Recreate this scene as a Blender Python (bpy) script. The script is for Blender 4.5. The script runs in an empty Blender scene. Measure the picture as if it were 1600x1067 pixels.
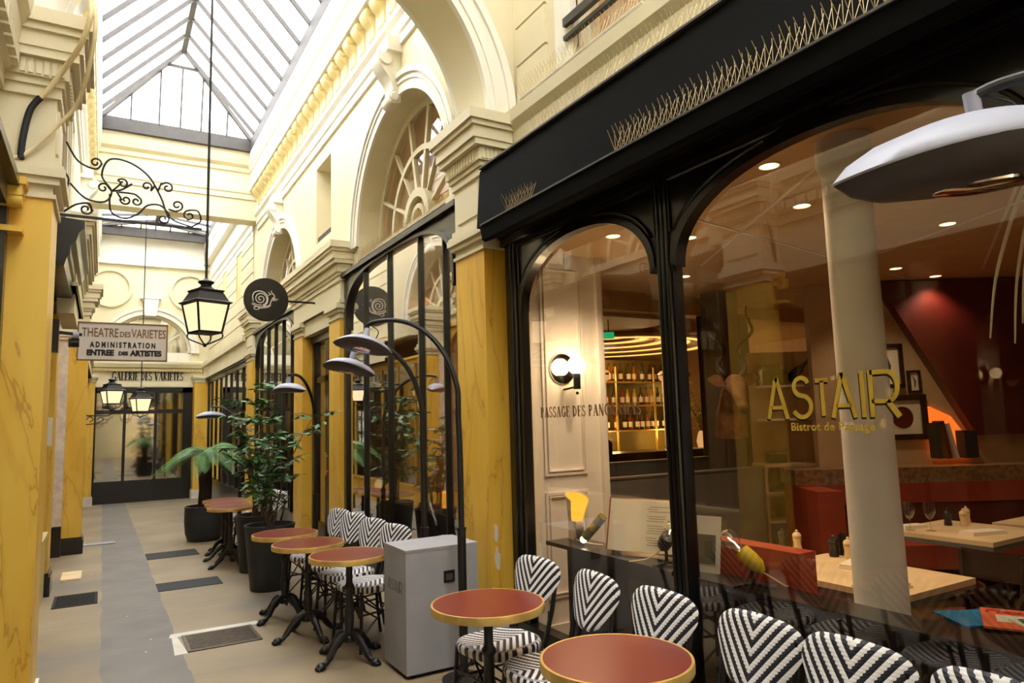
import bpy, bmesh, math, random
from math import sin, cos, pi, radians, sqrt, atan2
from mathutils import Vector, Matrix, Quaternion

S = bpy.context.scene
COL = S.collection
random.seed(11)

# ------------------------------------------------------------------ camera
# The passage runs along +Y, the restaurant is on the right (+X); the camera
# stands close to the left wall and looks up the passage and to the right.
F_PX, PPX, PPY = 1080.0, 800.0, 533.5
CAM_H = 1.6
def _camdir(x, y):
    return Vector(((x - PPX) / F_PX, -(y - PPY) / F_PX, -1.0)).normalized()
_cy = _camdir(160.0, 675.0)                    # direction of the passage
_cz = _camdir(554.0, -9580.0)                  # straight up
_cz = (_cz - _cz.dot(_cy) * _cy).normalized()
_cx = _cy.cross(_cz)
cam_d = bpy.data.cameras.new('camera')
cam = bpy.data.objects.new('camera', cam_d)
COL.objects.link(cam)
_rot = Matrix((( _cx.x, _cx.y, _cx.z), (_cy.x, _cy.y, _cy.z), (_cz.x, _cz.y, _cz.z)))
cam.matrix_world = Matrix.Translation((0, 0, CAM_H)) @ _rot.to_4x4()
cam_d.sensor_width = 36.0
cam_d.lens = 36.0 * F_PX / 1600.0
cam_d.clip_start = 0.05
S.camera = cam

# ------------------------------------------------------------------ sky, exposure
W = bpy.data.worlds.new('overcast_sky')
S.world = W
W.use_nodes = True
_bg = W.node_tree.nodes['Background']
_bg.inputs[0].default_value = (1.0, 0.985, 0.97, 1)
_bg.inputs[1].default_value = 7.0
S.view_settings.view_transform = 'Standard'
S.view_settings.look = 'None'
S.view_settings.exposure = 0.6
S.view_settings.gamma = 1.0
S.view_settings.use_curve_mapping = False
S.cycles.max_bounces = 10
S.cycles.diffuse_bounces = 5
S.cycles.transparent_max_bounces = 24
S.cycles.sample_clamp_indirect = 6.0
S.cycles.caustics_reflective = False
S.cycles.caustics_refractive = False

# ------------------------------------------------------------------ colour and materials
def lin(c):
    def f(v):
        v /= 255.0
        return v / 12.92 if v <= 0.04045 else ((v + 0.055) / 1.055) ** 2.4
    return (f(c[0]), f(c[1]), f(c[2]), 1.0)
def ramp(nt, stops):
    n = nt.nodes.new('ShaderNodeValToRGB')
    el = n.color_ramp.elements
    while len(el) < len(stops): el.new(0.5)
    for e, (p, c) in zip(el, stops):
        e.position = p; e.color = c
    return n
MATS = {}
def mat(name, rgb, rough=0.5, metal=0.0, vary=0.06, scale=6.0, bump=0.0, coat=0.0, spec=0.5, emit=None, estr=0.0, trans=0.0):
    m = bpy.data.materials.new(name); m.use_nodes = True
    nt = m.node_tree; b = nt.nodes['Principled BSDF']
    c = lin(rgb)
    b.inputs['Roughness'].default_value = rough
    b.inputs['Metallic'].default_value = metal
    b.inputs['Coat Weight'].default_value = coat
    b.inputs['Specular IOR Level'].default_value = spec
    b.inputs['Transmission Weight'].default_value = trans
    tc = nt.nodes.new('ShaderNodeTexCoord')
    nz = nt.nodes.new('ShaderNodeTexNoise')
    nz.inputs['Scale'].default_value = scale; nz.inputs['Detail'].default_value = 5.0
    nt.links.new(tc.outputs['Object'], nz.inputs['Vector'])
    lo = tuple(max(0, v * (1 - vary * 1.6)) for v in c[:3]) + (1,)
    hi = tuple(min(1, v * (1 + vary)) for v in c[:3]) + (1,)
    r = ramp(nt, [(0.3, lo), (0.7, hi)])
    nt.links.new(nz.outputs['Fac'], r.inputs[0])
    nt.links.new(r.outputs[0], b.inputs['Base Color'])
    if bump:
        bp = nt.nodes.new('ShaderNodeBump'); bp.inputs['Strength'].default_value = bump
        bp.inputs['Distance'].default_value = 0.01
        nt.links.new(nz.outputs['Fac'], bp.inputs['Height'])
        nt.links.new(bp.outputs[0], b.inputs['Normal'])
    if emit:
        b.inputs['Emission Color'].default_value = lin(emit)
        b.inputs['Emission Strength'].default_value = estr
    MATS[name] = m
    return m

M_cream = mat('cream_paint', (216, 206, 173), 0.55, vary=0.05, scale=1.3)
M_cream_b = mat('ochre_cream_paint', (212, 192, 132), 0.55, vary=0.06, scale=2.0)
M_white = mat('white_moulding_paint', (226, 222, 208), 0.5, vary=0.04, scale=2.0)
M_bist = mat('warm_white_panelling', (236, 228, 218), 0.5, vary=0.03)
M_black = mat('black_gloss_paint', (17, 16, 15), 0.3, vary=0.2, coat=0.25)
M_awn = mat('black_awning_cloth', (6, 6, 6), 0.85, vary=0.2, spec=0.12)
M_blackm = mat('black_matt_metal', (20, 20, 21), 0.45, vary=0.2)
M_iron = mat('wrought_iron', (28, 24, 24), 0.55, vary=0.25, scale=20)
M_cast = mat('black_cast_iron', (22, 22, 22), 0.42, vary=0.25, scale=25, bump=0.15)
M_lead = mat('grey_skylight_steel', (70, 66, 63), 0.6, vary=0.12)
M_brass = mat('brass', (226, 190, 108), 0.32, metal=0.55, vary=0.12, scale=12)
M_top = mat('burgundy_tabletop', (116, 42, 34), 0.3, vary=0.05, coat=0.1)
M_rattan_dark = mat('black_rattan_frame', (20, 19, 20), 0.4, vary=0.2)
M_conc = mat('grey_concrete_board', (154, 154, 158), 0.6, vary=0.07, scale=4)
M_pot = mat('charcoal_planter', (38, 40, 42), 0.6, vary=0.12, scale=10, bump=0.1)
M_soil = mat('dark_soil', (38, 28, 20), 0.95, vary=0.3, scale=30, bump=0.5)
M_fern = mat('fern_green', (78, 128, 52), 0.5, vary=0.3, scale=9)
M_leaf = mat('ficus_green', (62, 112, 44), 0.42, vary=0.35, scale=9)
M_bark = mat('bark', (92, 72, 50), 0.85, vary=0.25, scale=25, bump=0.4)
M_fibre = mat('dark_fern_trunk', (44, 28, 20), 0.95, vary=0.35, scale=45, bump=0.8)
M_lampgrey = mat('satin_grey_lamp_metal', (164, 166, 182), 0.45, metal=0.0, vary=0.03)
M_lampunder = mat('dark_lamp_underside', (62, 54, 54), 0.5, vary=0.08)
M_chrome = mat('polished_chrome', (220, 215, 208), 0.08, metal=1.0, vary=0.02)
M_wood = mat('pale_oak_tabletop', (232, 206, 162), 0.4, vary=0.1, scale=5)
M_darkwood = mat('dark_bentwood', (52, 28, 18), 0.35, vary=0.2, scale=10)
M_orange = mat('orange_red_leather', (164, 62, 38), 0.42, vary=0.08, scale=10)
M_burg = mat('burgundy_wall_paint', (92, 22, 14), 0.5, vary=0.08, scale=3)
M_intceil = mat('beige_ceiling_paint', (214, 176, 128), 0.6, vary=0.04)
M_intwall = mat('beige_restaurant_wall', (206, 176, 136), 0.6, vary=0.05)
M_intfloor = mat('brown_mosaic_floor', (104, 78, 46), 0.5, vary=0.25, scale=40)
M_greybooth = mat('grey_panel_paint', (104, 100, 92), 0.55, vary=0.06)
M_linen = mat('white_napkin_linen', (238, 228, 210), 0.8, vary=0.04)
M_paper = mat('cream_paper', (236, 226, 202), 0.8, vary=0.03)
M_yellow = mat('mustard_lamp_enamel', (212, 182, 32), 0.35, vary=0.08)
M_olive = mat('olive_lamp_enamel', (122, 112, 32), 0.35, vary=0.08)
M_gold = mat('gold_leaf', (196, 162, 56), 0.4, metal=0.0, vary=0.08, scale=14)
M_ink = mat('black_lettering', (26, 20, 18), 0.6, vary=0.1)
M_brownlet = mat('brown_lettering', (134, 98, 62), 0.6, vary=0.1)
M_signwhite = mat('off_white_sign_enamel', (226, 216, 204), 0.5, vary=0.03)
M_curtain = mat('tan_curtain', (176, 136, 86), 0.8, vary=0.12, scale=3)
M_dark = mat('dark_interior', (34, 28, 24), 0.8, vary=0.2)
M_shopin = mat('dim_shop_back_wall', (120, 100, 72), 0.8, vary=0.2, scale=2)
M_spike = mat('steel_spike_wire', (170, 150, 110), 0.35, metal=1.0, vary=0.1)
M_spikebase = mat('clear_grey_spike_base', (200, 196, 190), 0.4, vary=0.1)
M_cable = mat('cream_conduit', (226, 210, 165), 0.6, vary=0.08)
M_rubber = mat('black_rubber', (22, 23, 24), 0.7, vary=0.2)
M_steel = mat('floor_grate_steel', (120, 108, 96), 0.45, metal=0.7, vary=0.15, scale=20)
M_tin = mat('mottled_zinc', (96, 92, 90), 0.5, metal=0.5, vary=0.3, scale=14)
M_gbase = mat('white_plinth_paint', (214, 208, 196), 0.6, vary=0.1, scale=5)
M_antl = mat('brown_antelope_hide', (150, 108, 68), 0.8, vary=0.25, scale=12)
M_horn = mat('dark_horn', (34, 24, 18), 0.5, vary=0.25, scale=15)
M_marblei = mat('brown_speckled_marble', (150, 116, 78), 0.35, vary=0.35, scale=22)
M_red = mat('red_glass_bulb', (200, 40, 40), 0.1, vary=0.05)

def emat(name, rgb, strength):
    m = bpy.data.materials.new(name); m.use_nodes = True
    nt = m.node_tree; nt.nodes.clear()
    o = nt.nodes.new('ShaderNodeOutputMaterial'); e = nt.nodes.new('ShaderNodeEmission')
    e.inputs[0].default_value = lin(rgb); e.inputs[1].default_value = strength
    nt.links.new(e.outputs[0], o.inputs[0]); MATS[name] = m
    return m
E_lantern = emat('lit_lantern_glass', (255, 222, 172), .9)
E_bulb = emat('lit_bulb', (255, 236, 200), 9.0)
E_down = emat('lit_downlight', (255, 226, 150), 3.0)
E_cove = emat('lit_cove', (255, 186, 92), 1.7)
E_globe = emat('lit_frosted_globe', (255, 226, 176), 22.0)
E_dim_glow = emat('dim_globe_and_vase_glow', (230, 170, 110), 0.7)
E_amber = emat('amber_shade_glow', (255, 176, 52), 1.1)
E_green = emat('green_exit_light', (40, 190, 120), 0.6)
E_niche = emat('orange_niche_light', (255, 120, 40), 0.8)

def glass(name, tint=(255, 255, 255), refl=1.0, ior=1.5, rough=0.0):
    """A thin pane: clear straight through, mirror-like at grazing angles."""
    m = bpy.data.materials.new(name); m.use_nodes = True
    nt = m.node_tree; nt.nodes.clear()
    o = nt.nodes.new('ShaderNodeOutputMaterial')
    t = nt.nodes.new('ShaderNodeBsdfTransparent'); t.inputs[0].default_value = lin(tint)
    g = nt.nodes.new('ShaderNodeBsdfGlossy'); g.inputs['Roughness'].default_value = rough
    g.inputs[0].default_value = (1, 1, 1, 1)
    f = nt.nodes.new('ShaderNodeFresnel')
    ge = nt.nodes.new('ShaderNodeNewGeometry')          # both faces of a pane reflect alike
    io = nt.nodes.new('ShaderNodeMapRange'); io.inputs['To Min'].default_value = ior; io.inputs['To Max'].default_value = 1.0 / ior
    nt.links.new(ge.outputs['Backfacing'], io.inputs['Value']); nt.links.new(io.outputs[0], f.inputs[0])
    mu = nt.nodes.new('ShaderNodeMath'); mu.operation = 'MULTIPLY'; mu.use_clamp = True
    mu.inputs[1].default_value = refl
    mx = nt.nodes.new('ShaderNodeMixShader')
    L = nt.links.new
    L(f.outputs[0], mu.inputs[0]); L(mu.outputs[0], mx.inputs[0])
    L(t.outputs[0], mx.inputs[1]); L(g.outputs[0], mx.inputs[2]); L(mx.outputs[0], o.inputs[0])
    MATS[name] = m
    return m
G_shop = glass('shop_window_glass', (252, 249, 244), 1.3)
G_sky = glass('skylight_glass', (246, 248, 250), 0.3)
G_clear = glass('drinking_glass', (246, 246, 240), 2.2)
G_mirror = mat('mirrored_window_glass', (190, 186, 172), 0.04, metal=1.0, vary=0.02)
G_mirr = mat('mirror_glass', (225, 222, 215), 0.02, metal=1.0, vary=0.01)

def marble(name, base, dark, light, scale=1.0, tilt=0.6):
    """Painted ochre marbling: a blotchy ground with long steep darker veins."""
    m = bpy.data.materials.new(name); m.use_nodes = True
    nt = m.node_tree; b = nt.nodes['Principled BSDF']; L = nt.links.new
    tc = nt.nodes.new('ShaderNodeTexCoord')
    mp = nt.nodes.new('ShaderNodeMapping'); mp.inputs['Rotation'].default_value = (tilt, 0.35, 0.2)
    mp.inputs['Scale'].default_value = (2.2 * scale, 2.2 * scale, 0.55 * scale)
    L(tc.outputs['Object'], mp.inputs[0])
    n1 = nt.nodes.new('ShaderNodeTexNoise'); n1.inputs['Scale'].default_value = 1.6; n1.inputs['Detail'].default_value = 4
    L(mp.outputs[0], n1.inputs['Vector'])
    r1 = ramp(nt, [(0.25, lin(base)), (0.75, lin(light))]); L(n1.outputs['Fac'], r1.inputs[0])
    n2 = nt.nodes.new('ShaderNodeTexNoise'); n2.inputs['Scale'].default_value = 1.3; n2.inputs['Detail'].default_value = 6
    n2.inputs['Distortion'].default_value = 0.6
    L(mp.outputs[0], n2.inputs['Vector'])
    r2 = ramp(nt, [(0.45, (0, 0, 0, 1)), (0.492, (0.2, 0.2, 0.2, 1)), (0.498, (.85, .85, .85, 1)), (0.504, (0.12, 0.12, 0.12, 1)), (0.55, (0, 0, 0, 1))])
    L(n2.outputs['Fac'], r2.inputs[0])
    mx = nt.nodes.new('ShaderNodeMixRGB'); L(r2.outputs[0], mx.inputs[0]); L(r1.outputs[0], mx.inputs[1])
    mx.inputs[2].default_value = lin(dark); L(mx.outputs[0], b.inputs['Base Color'])
    b.inputs['Roughness'].default_value = 0.38
    MATS[name] = m
    return m
M_marble = marble('painted_ochre_marble', (222, 168, 46), (176, 122, 36), (236, 196, 86))
M_marble_w = mat('stripped_white_plaster', (222, 206, 188), 0.8, vary=0.12, scale=9)

def floor_mat():
    """Worn tan asphalt with a long grey repair strip, paint flecks and stains."""
    m = bpy.data.materials.new('worn_passage_floor'); m.use_nodes = True
    nt = m.node_tree; b = nt.nodes['Principled BSDF']; L = nt.links.new
    tc = nt.nodes.new('ShaderNodeTexCoord')
    n1 = nt.nodes.new('ShaderNodeTexNoise'); n1.inputs['Scale'].default_value = 0.9; n1.inputs['Detail'].default_value = 7
    L(tc.outputs['Object'], n1.inputs['Vector'])
    r1 = ramp(nt, [(0.3, lin((112, 104, 96))), (0.48, lin((138, 121, 94))), (0.7, lin((154, 137, 108)))])
    L(n1.outputs['Fac'], r1.inputs[0])
    sep = nt.nodes.new('ShaderNodeSeparateXYZ'); L(tc.outputs['Object'], sep.inputs[0])
    n3 = nt.nodes.new('ShaderNodeTexNoise'); n3.inputs['Scale'].default_value = 3.0; n3.inputs['Detail'].default_value = 3
    L(tc.outputs['Object'], n3.inputs['Vector'])
    wob = nt.nodes.new('ShaderNodeMath'); wob.operation = 'MULTIPLY_ADD'; wob.inputs[1].default_value = 0.07; 
    L(n3.outputs['Fac'], wob.inputs[0]); L(sep.outputs['X'], wob.inputs[2])
    a = nt.nodes.new('ShaderNodeMath'); a.operation = 'GREATER_THAN'; a.inputs[1].default_value = 0.08; L(wob.outputs[0], a.inputs[0])
    c = nt.nodes.new('ShaderNodeMath'); c.operation = 'LESS_THAN'; c.inputs[1].default_value = 0.6; L(wob.outputs[0], c.inputs[0])
    d = nt.nodes.new('ShaderNodeMath'); d.operation = 'MULTIPLY'; L(a.outputs[0], d.inputs[0]); L(c.outputs[0], d.inputs[1])
    n2 = nt.nodes.new('ShaderNodeTexNoise'); n2.inputs['Scale'].default_value = 2.5; n2.inputs['Detail'].default_value = 6
    L(tc.outputs['Object'], n2.inputs['Vector'])
    r2 = ramp(nt, [(0.3, lin((102, 96, 91))), (0.7, lin((120, 113, 107)))]); L(n2.outputs['Fac'], r2.inputs[0])
    mx = nt.nodes.new('ShaderNodeMixRGB'); L(d.outputs[0], mx.inputs[0]); L(r1.outputs[0], mx.inputs[1]); L(r2.outputs[0], mx.inputs[2])
    # white scraps and paint flecks
    vo = nt.nodes.new('ShaderNodeTexVoronoi'); vo.inputs['Scale'].default_value = 3.2; L(tc.outputs['Object'], vo.inputs['Vector'])
    fl = nt.nodes.new('ShaderNodeMath'); fl.operation = 'LESS_THAN'; fl.inputs[1].default_value = 0.028; L(vo.outputs['Distance'], fl.inputs[0])
    mx2 = nt.nodes.new('ShaderNodeMixRGB'); L(fl.outputs[0], mx2.inputs[0]); L(mx.outputs[0], mx2.inputs[1])
    mx2.inputs[2].default_value = lin((214, 206, 196))
    # cross joints between the old slabs
    mp = nt.nodes.new('ShaderNodeMapping'); mp.inputs['Scale'].default_value = (0.0, 0.95, 0.0); L(tc.outputs['Object'], mp.inputs[0])
    s2 = nt.nodes.new('ShaderNodeSeparateXYZ'); L(mp.outputs[0], s2.inputs[0])
    fr = nt.nodes.new('ShaderNodeMath'); fr.operation = 'FRACT'; L(s2.outputs['Y'], fr.inputs[0])
    jl = nt.nodes.new('ShaderNodeMath'); jl.operation = 'LESS_THAN'; jl.inputs[1].default_value = 0.008; L(fr.outputs[0], jl.inputs[0])
    mx3 = nt.nodes.new('ShaderNodeMixRGB'); L(jl.outputs[0], mx3.inputs[0]); L(mx2.outputs[0], mx3.inputs[1])
    mx3.inputs[2].default_value = lin((112, 100, 86))
    L(mx3.outputs[0], b.inputs['Base Color'])
    b.inputs['Roughness'].default_value = 0.55
    bp = nt.nodes.new('ShaderNodeBump'); bp.inputs['Strength'].default_value = 0.12; bp.inputs['Distance'].default_value = 0.01
    L(n2.outputs['Fac'], bp.inputs['Height']); L(bp.outputs[0], b.inputs['Normal'])
    return m
M_floor = floor_mat()

def weave_mat(name, k, slope, dark=(26, 27, 38), light=(232, 228, 224), flip=1.0, mode='chevron'):
    """Black and white bistro weave: stripes meeting in a V down the middle (UV space, metres)."""
    m = bpy.data.materials.new(name); m.use_nodes = True
    nt = m.node_tree; b = nt.nodes['Principled BSDF']; L = nt.links.new
    uv = nt.nodes.new('ShaderNodeUVMap')
    sp = nt.nodes.new('ShaderNodeSeparateXYZ'); L(uv.outputs[0], sp.inputs[0])
    ab = nt.nodes.new('ShaderNodeMath'); ab.operation = 'ABSOLUTE'; L(sp.outputs['X'], ab.inputs[0])
    ml = nt.nodes.new('ShaderNodeMath'); ml.operation = 'MULTIPLY'; ml.inputs[1].default_value = -slope * flip; L(ab.outputs[0], ml.inputs[0])
    ad = nt.nodes.new('ShaderNodeMath'); ad.operation = 'ADD'; L(sp.outputs['Y'], ad.inputs[0]); L(ml.outputs[0], ad.inputs[1])
    sc = nt.nodes.new('ShaderNodeMath'); sc.operation = 'MULTIPLY'; sc.inputs[1].default_value = k; L(ad.outputs[0], sc.inputs[0])
    fr = nt.nodes.new('ShaderNodeMath'); fr.operation = 'FRACT'; L(sc.outputs[0], fr.inputs[0])
    # strand wobble across each stripe
    wv = nt.nodes.new('ShaderNodeMath'); wv.operation = 'MULTIPLY'; wv.inputs[1].default_value = 2 * pi / 0.011; L(sp.outputs['Y'], wv.inputs[0])
    sn = nt.nodes.new('ShaderNodeMath'); sn.operation = 'SINE'; L(wv.outputs[0], sn.inputs[0])
    w2 = nt.nodes.new('ShaderNodeMath'); w2.operation = 'MULTIPLY_ADD'; w2.inputs[1].default_value = 0.05; L(sn.outputs[0], w2.inputs[0]); L(fr.outputs[0], w2.inputs[2])
    gt = nt.nodes.new('ShaderNodeMath'); gt.operation = 'GREATER_THAN'; gt.inputs[1].default_value = 0.5; L(w2.outputs[0], gt.inputs[0])
    mx = nt.nodes.new('ShaderNodeMixRGB'); mx.inputs[1].default_value = lin(dark); mx.inputs[2].default_value = lin(light)
    L(gt.outputs[0], mx.inputs[0]); L(mx.outputs[0], b.inputs['Base Color'])
    b.inputs['Roughness'].default_value = 0.5
    tri = nt.nodes.new('ShaderNodeMath'); tri.operation = 'PINGPONG'; tri.inputs[1].default_value = 0.25; L(fr.outputs[0], tri.inputs[0])
    sm = nt.nodes.new('ShaderNodeMath'); sm.operation = 'MULTIPLY_ADD'; sm.inputs[1].default_value = 0.08; L(sn.outputs[0], sm.inputs[0]); L(tri.outputs[0], sm.inputs[2])
    bp = nt.nodes.new('ShaderNodeBump'); bp.inputs['Strength'].default_value = 0.6; bp.inputs['Distance'].default_value = 0.006
    L(sm.outputs[0], bp.inputs['Height']); L(bp.outputs[0], b.inputs['Normal'])
    return m
M_weave = weave_mat('black_white_chevron_weave', 1 / 0.056, 1.25)
M_weave_s = weave_mat('black_white_seat_weave', 1 / 0.042, 0.75)
# ------------------------------------------------------------------ mesh builder
class MB:
    def __init__(s): s.v = []; s.f = []; s.uv = {}
    def add(s, vs, fs):
        o = len(s.v); s.v += [tuple(p) for p in vs]; s.f += [tuple(i + o for i in f) for f in fs]
        return s
    def box(s, x0, x1, y0, y1, z0, z1):
        v = [(x, y, z) for x in (x0, x1) for y in (y0, y1) for z in (z0, z1)]
        return s.add(v, [(0, 1, 3, 2), (4, 6, 7, 5), (0, 4, 5, 1), (2, 3, 7, 6), (0, 2, 6, 4), (1, 5, 7, 3)])
    def frustum(s, x0, x1, y0, y1, z0, z1, dx, dy):
        """A block whose top is larger (dx, dy > 0) or smaller than its bottom."""
        v = []
        for (z, a, b) in ((z0, 0, 0), (z1, dx, dy)):
            v += [(x0 - a, y0 - b, z), (x1 + a, y0 - b, z), (x1 + a, y1 + b, z), (x0 - a, y1 + b, z)]
        return s.add(v, [(3, 2, 1, 0), (4, 5, 6, 7), (0, 1, 5, 4), (1, 2, 6, 5), (2, 3, 7, 6), (3, 0, 4, 7)])
    def obox(s, c, u, v, w, a, b, d):
        """Oriented box: centre c, unit axes u v w, half sizes a b d."""
        c, u, v, w = Vector(c), Vector(u), Vector(v), Vector(w)
        pts = [c + u * (a * i) + v * (b * j) + w * (d * k) for i in (-1, 1) for j in (-1, 1) for k in (-1, 1)]
        return s.add(pts, [(0, 1, 3, 2), (4, 6, 7, 5), (0, 4, 5, 1), (2, 3, 7, 6), (0, 2, 6, 4), (1, 5, 7, 3)])
    def beam(s, p, q, w, h, up=(0, 0, 1)):
        p, q = Vector(p), Vector(q); d = q - p; l = d.length; d = d / l
        up = Vector(up); side = d.cross(up)
        if side.length < 1e-4: side = d.cross(Vector((1, 0, 0)))
        side.normalize(); up = side.cross(d)
        return s.obox((p + q) / 2, d, side, up, l / 2, w / 2, h / 2)
    def cyl(s, p, q, r0, r1=None, n=16, cap=True):
        p, q = Vector(p), Vector(q); r1 = r0 if r1 is None else r1
        d = (q - p).normalized(); a = d.orthogonal().normalized(); b = d.cross(a)
        vs = []
        for (c, r) in ((p, r0), (q, r1)):
            vs += [c + a * (r * cos(2 * pi * i / n)) + b * (r * sin(2 * pi * i / n)) for i in range(n)]
        fs = [(i, (i + 1) % n, n + (i + 1) % n, n + i) for i in range(n)]
        if cap: fs += [tuple(range(n - 1, -1, -1)), tuple(range(n, 2 * n))]
        return s.add(vs, fs)
    def tube(s, pts, r, n=8, closed=False, cap=True):
        pts = [Vector(p) for p in pts]; m = len(pts)
        rs = r if isinstance(r, (list, tuple)) else [r] * m
        nrm = None; vs = []
        for i, p in enumerate(pts):
            if closed: t = pts[(i + 1) % m] - pts[i - 1]
            else: t = pts[min(i + 1, m - 1)] - pts[max(i - 1, 0)]
            if t.length < 1e-9: t = Vector((0, 0, 1))
            t.normalize()
            if nrm is None: nrm = t.orthogonal().normalized()
            nrm = nrm - t * nrm.dot(t)
            if nrm.length < 1e-6: nrm = t.orthogonal()
            nrm.normalize(); b = t.cross(nrm)
            vs += [p + nrm * (rs[i] * cos(2 * pi * k / n)) + b * (rs[i] * sin(2 * pi * k / n)) for k in range(n)]
        fs = []
        for i in range(m if closed else m - 1):
            j = (i + 1) % m
            fs += [(i * n + k, i * n + (k + 1) % n, j * n + (k + 1) % n, j * n + k) for k in range(n)]
        if cap and not closed: fs += [tuple(range(n - 1, -1, -1)), tuple(range((m - 1) * n, m * n))]
        return s.add(vs, fs)
    def lathe(s, prof, c=(0, 0, 0), n=24, axis='z', cap=True):
        """prof: (radius, height) pairs from the bottom up."""
        c = Vector(c); vs = []
        for (r, h) in prof:
            for k in range(n):
                a = 2 * pi * k / n
                p = (r * cos(a), r * sin(a), h)
                if axis == 'x': p = (h, p[0], p[1])
                if axis == 'y': p = (p[0], h, p[1])
                vs.append(c + Vector(p))
        m = len(prof)
        fs = [(i * n + k, i * n + (k + 1) % n, (i + 1) * n + (k + 1) % n, (i + 1) * n + k) for i in range(m - 1) for k in range(n)]
        if cap: fs += [tuple(range(n - 1, -1, -1)), tuple(range((m - 1) * n, m * n))]
        return s.add(vs, fs)
    def ball(s, c, rx, ry=None, rz=None, nu=16, nv=10):
        ry = ry or rx; rz = rz or rx; c = Vector(c); vs = [c + Vector((0, 0, -rz))]
        for j in range(1, nv):
            ph = -pi / 2 + pi * j / nv
            vs += [c + Vector((rx * cos(ph) * cos(2 * pi * i / nu), ry * cos(ph) * sin(2 * pi * i / nu), rz * sin(ph))) for i in range(nu)]
        vs.append(c + Vector((0, 0, rz)))
        fs = [(0, 1 + (i + 1) % nu, 1 + i) for i in range(nu)]
        for j in range(nv - 2):
            a = 1 + j * nu; fs += [(a + i, a + (i + 1) % nu, a + nu + (i + 1) % nu, a + nu + i) for i in range(nu)]
        a = 1 + (nv - 2) * nu; t = len(vs) - 1
        fs += [(a + i, a + (i + 1) % nu, t) for i in range(nu)]
        return s.add(vs, fs)
    def prism(s, poly, fn, d0, d1):
        """Extrude a 2-D polygon; fn(u, v, d) gives the point."""
        n = len(poly)
        vs = [fn(u, v, d0) for (u, v) in poly] + [fn(u, v, d1) for (u, v) in poly]
        fs = [tuple(range(n - 1, -1, -1)), tuple(range(n, 2 * n))] + [(i, (i + 1) % n, n + (i + 1) % n, n + i) for i in range(n)]
        return s.add(vs, fs)
    def strip(s, outer, inner, fn, d0, d1, closed=False):
        """Solid band between two equally long 2-D outlines."""
        n = len(outer); vs = []
        for d in (d0, d1):
            vs += [fn(u, v, d) for (u, v) in outer] + [fn(u, v, d) for (u, v) in inner]
        fs = []
        for i in range(n if closed else n - 1):
            j = (i + 1) % n; o = 2 * n
            fs += [(i, j, n + j, n + i), (o + i, o + n + i, o + n + j, o + j), (i, o + i, o + j, j), (n + i, n + j, o + n + j, o + n + i)]
        if not closed:
            o = 2 * n
            fs += [(0, n, o + n, o), (n - 1, o + n - 1, o + 2 * n - 1, 2 * n - 1)]
        return s.add(vs, fs)
    def grid(s, fn, nu, nv, uvfn=None, closed_u=False):
        o = len(s.v); base = len(s.f)
        vs = [fn(i / nu, j / nv) for j in range(nv + 1) for i in range(nu + 1)]
        fs = [(j * (nu + 1) + i, j * (nu + 1) + i + 1, (j + 1) * (nu + 1) + i + 1, (j + 1) * (nu + 1) + i) for j in range(nv) for i in range(nu)]
        s.add(vs, fs)
        if uvfn:
            for j in range(nv + 1):
                for i in range(nu + 1): s.uv[o + j * (nu + 1) + i] = uvfn(i / nu, j / nv)
        return s
    def mesh(s, name, smooth=True, angle=35):
        me = bpy.data.meshes.new(name)
        me.from_pydata(s.v, [], s.f)
        bm = bmesh.new(); bm.from_mesh(me)
        bmesh.ops.recalc_face_normals(bm, faces=bm.faces)
        if s.uv:
            l = bm.loops.layers.uv.new('UVMap'); bm.verts.index_update()
            for f in bm.faces:
                for lp in f.loops:
                    q = s.uv.get(lp.vert.index)
                    if q: lp[l].uv = q
        if smooth:
            lim = radians(angle)
            for f in bm.faces: f.smooth = True
            for e in bm.edges:
                if len(e.link_faces) == 2 and e.calc_face_angle(0) > lim: e.smooth = False
        bm.to_mesh(me); bm.free()
        return me
    def build(s, name, m, parent=None, loc=None, smooth=True, angle=35):
        me = s.mesh(name, smooth, angle); me.materials.append(m)
        o = bpy.data.objects.new(name, me); COL.objects.link(o)
        if parent: o.parent = parent
        if loc: o.location = loc
        return o

def tag(o, label=None, cat=None, group=None, kind=None):
    if label: o['label'] = label
    if cat: o['category'] = cat
    if group: o['group'] = group
    if kind: o['kind'] = kind
    return o
def thing(name, label, cat, loc=(0, 0, 0), rz=0.0, group=None, kind=None):
    o = bpy.data.objects.new(name, None); COL.objects.link(o)
    o.empty_display_size = 0.1
    o.location = loc; o.rotation_euler = (0, 0, rz)
    return tag(o, label, cat, group, kind)
def dup(root, loc=None, rz=None, label=None, group=None, parent=None):
    c = root.copy(); COL.objects.link(c)
    if parent is not None: c.parent = parent
    if loc is not None: c.location = loc
    if rz is not None: c.rotation_euler = (0, 0, rz)
    if label: c['label'] = label
    if group: c['group'] = group
    for ch in list(root.children):
        dup(ch, parent=c)
    return c
def struct(o, label=None):
    o['kind'] = 'structure'
    if label: o['label'] = label
    return o

def arc(cx, cy, r, a0, a1, n, ry=None):
    ry = r if ry is None else ry
    return [(cx + r * cos(a0 + (a1 - a0) * i / n), cy + ry * sin(a0 + (a1 - a0) * i / n)) for i in range(n + 1)]
def smoothpts(pts, sub=6):
    """Catmull-Rom through the points."""
    P = [Vector(p) for p in pts]; out = []
    for i in range(len(P) - 1):
        a, b, c, d = P[max(i - 1, 0)], P[i], P[i + 1], P[min(i + 2, len(P) - 1)]
        for k in range(sub):
            t = k / sub
            out.append(0.5 * ((2 * b) + (c - a) * t + (2 * a - 5 * b + 4 * c - d) * t * t + (3 * b - a - 3 * c + d) * t ** 3))
    out.append(P[-1]); return out

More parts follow.
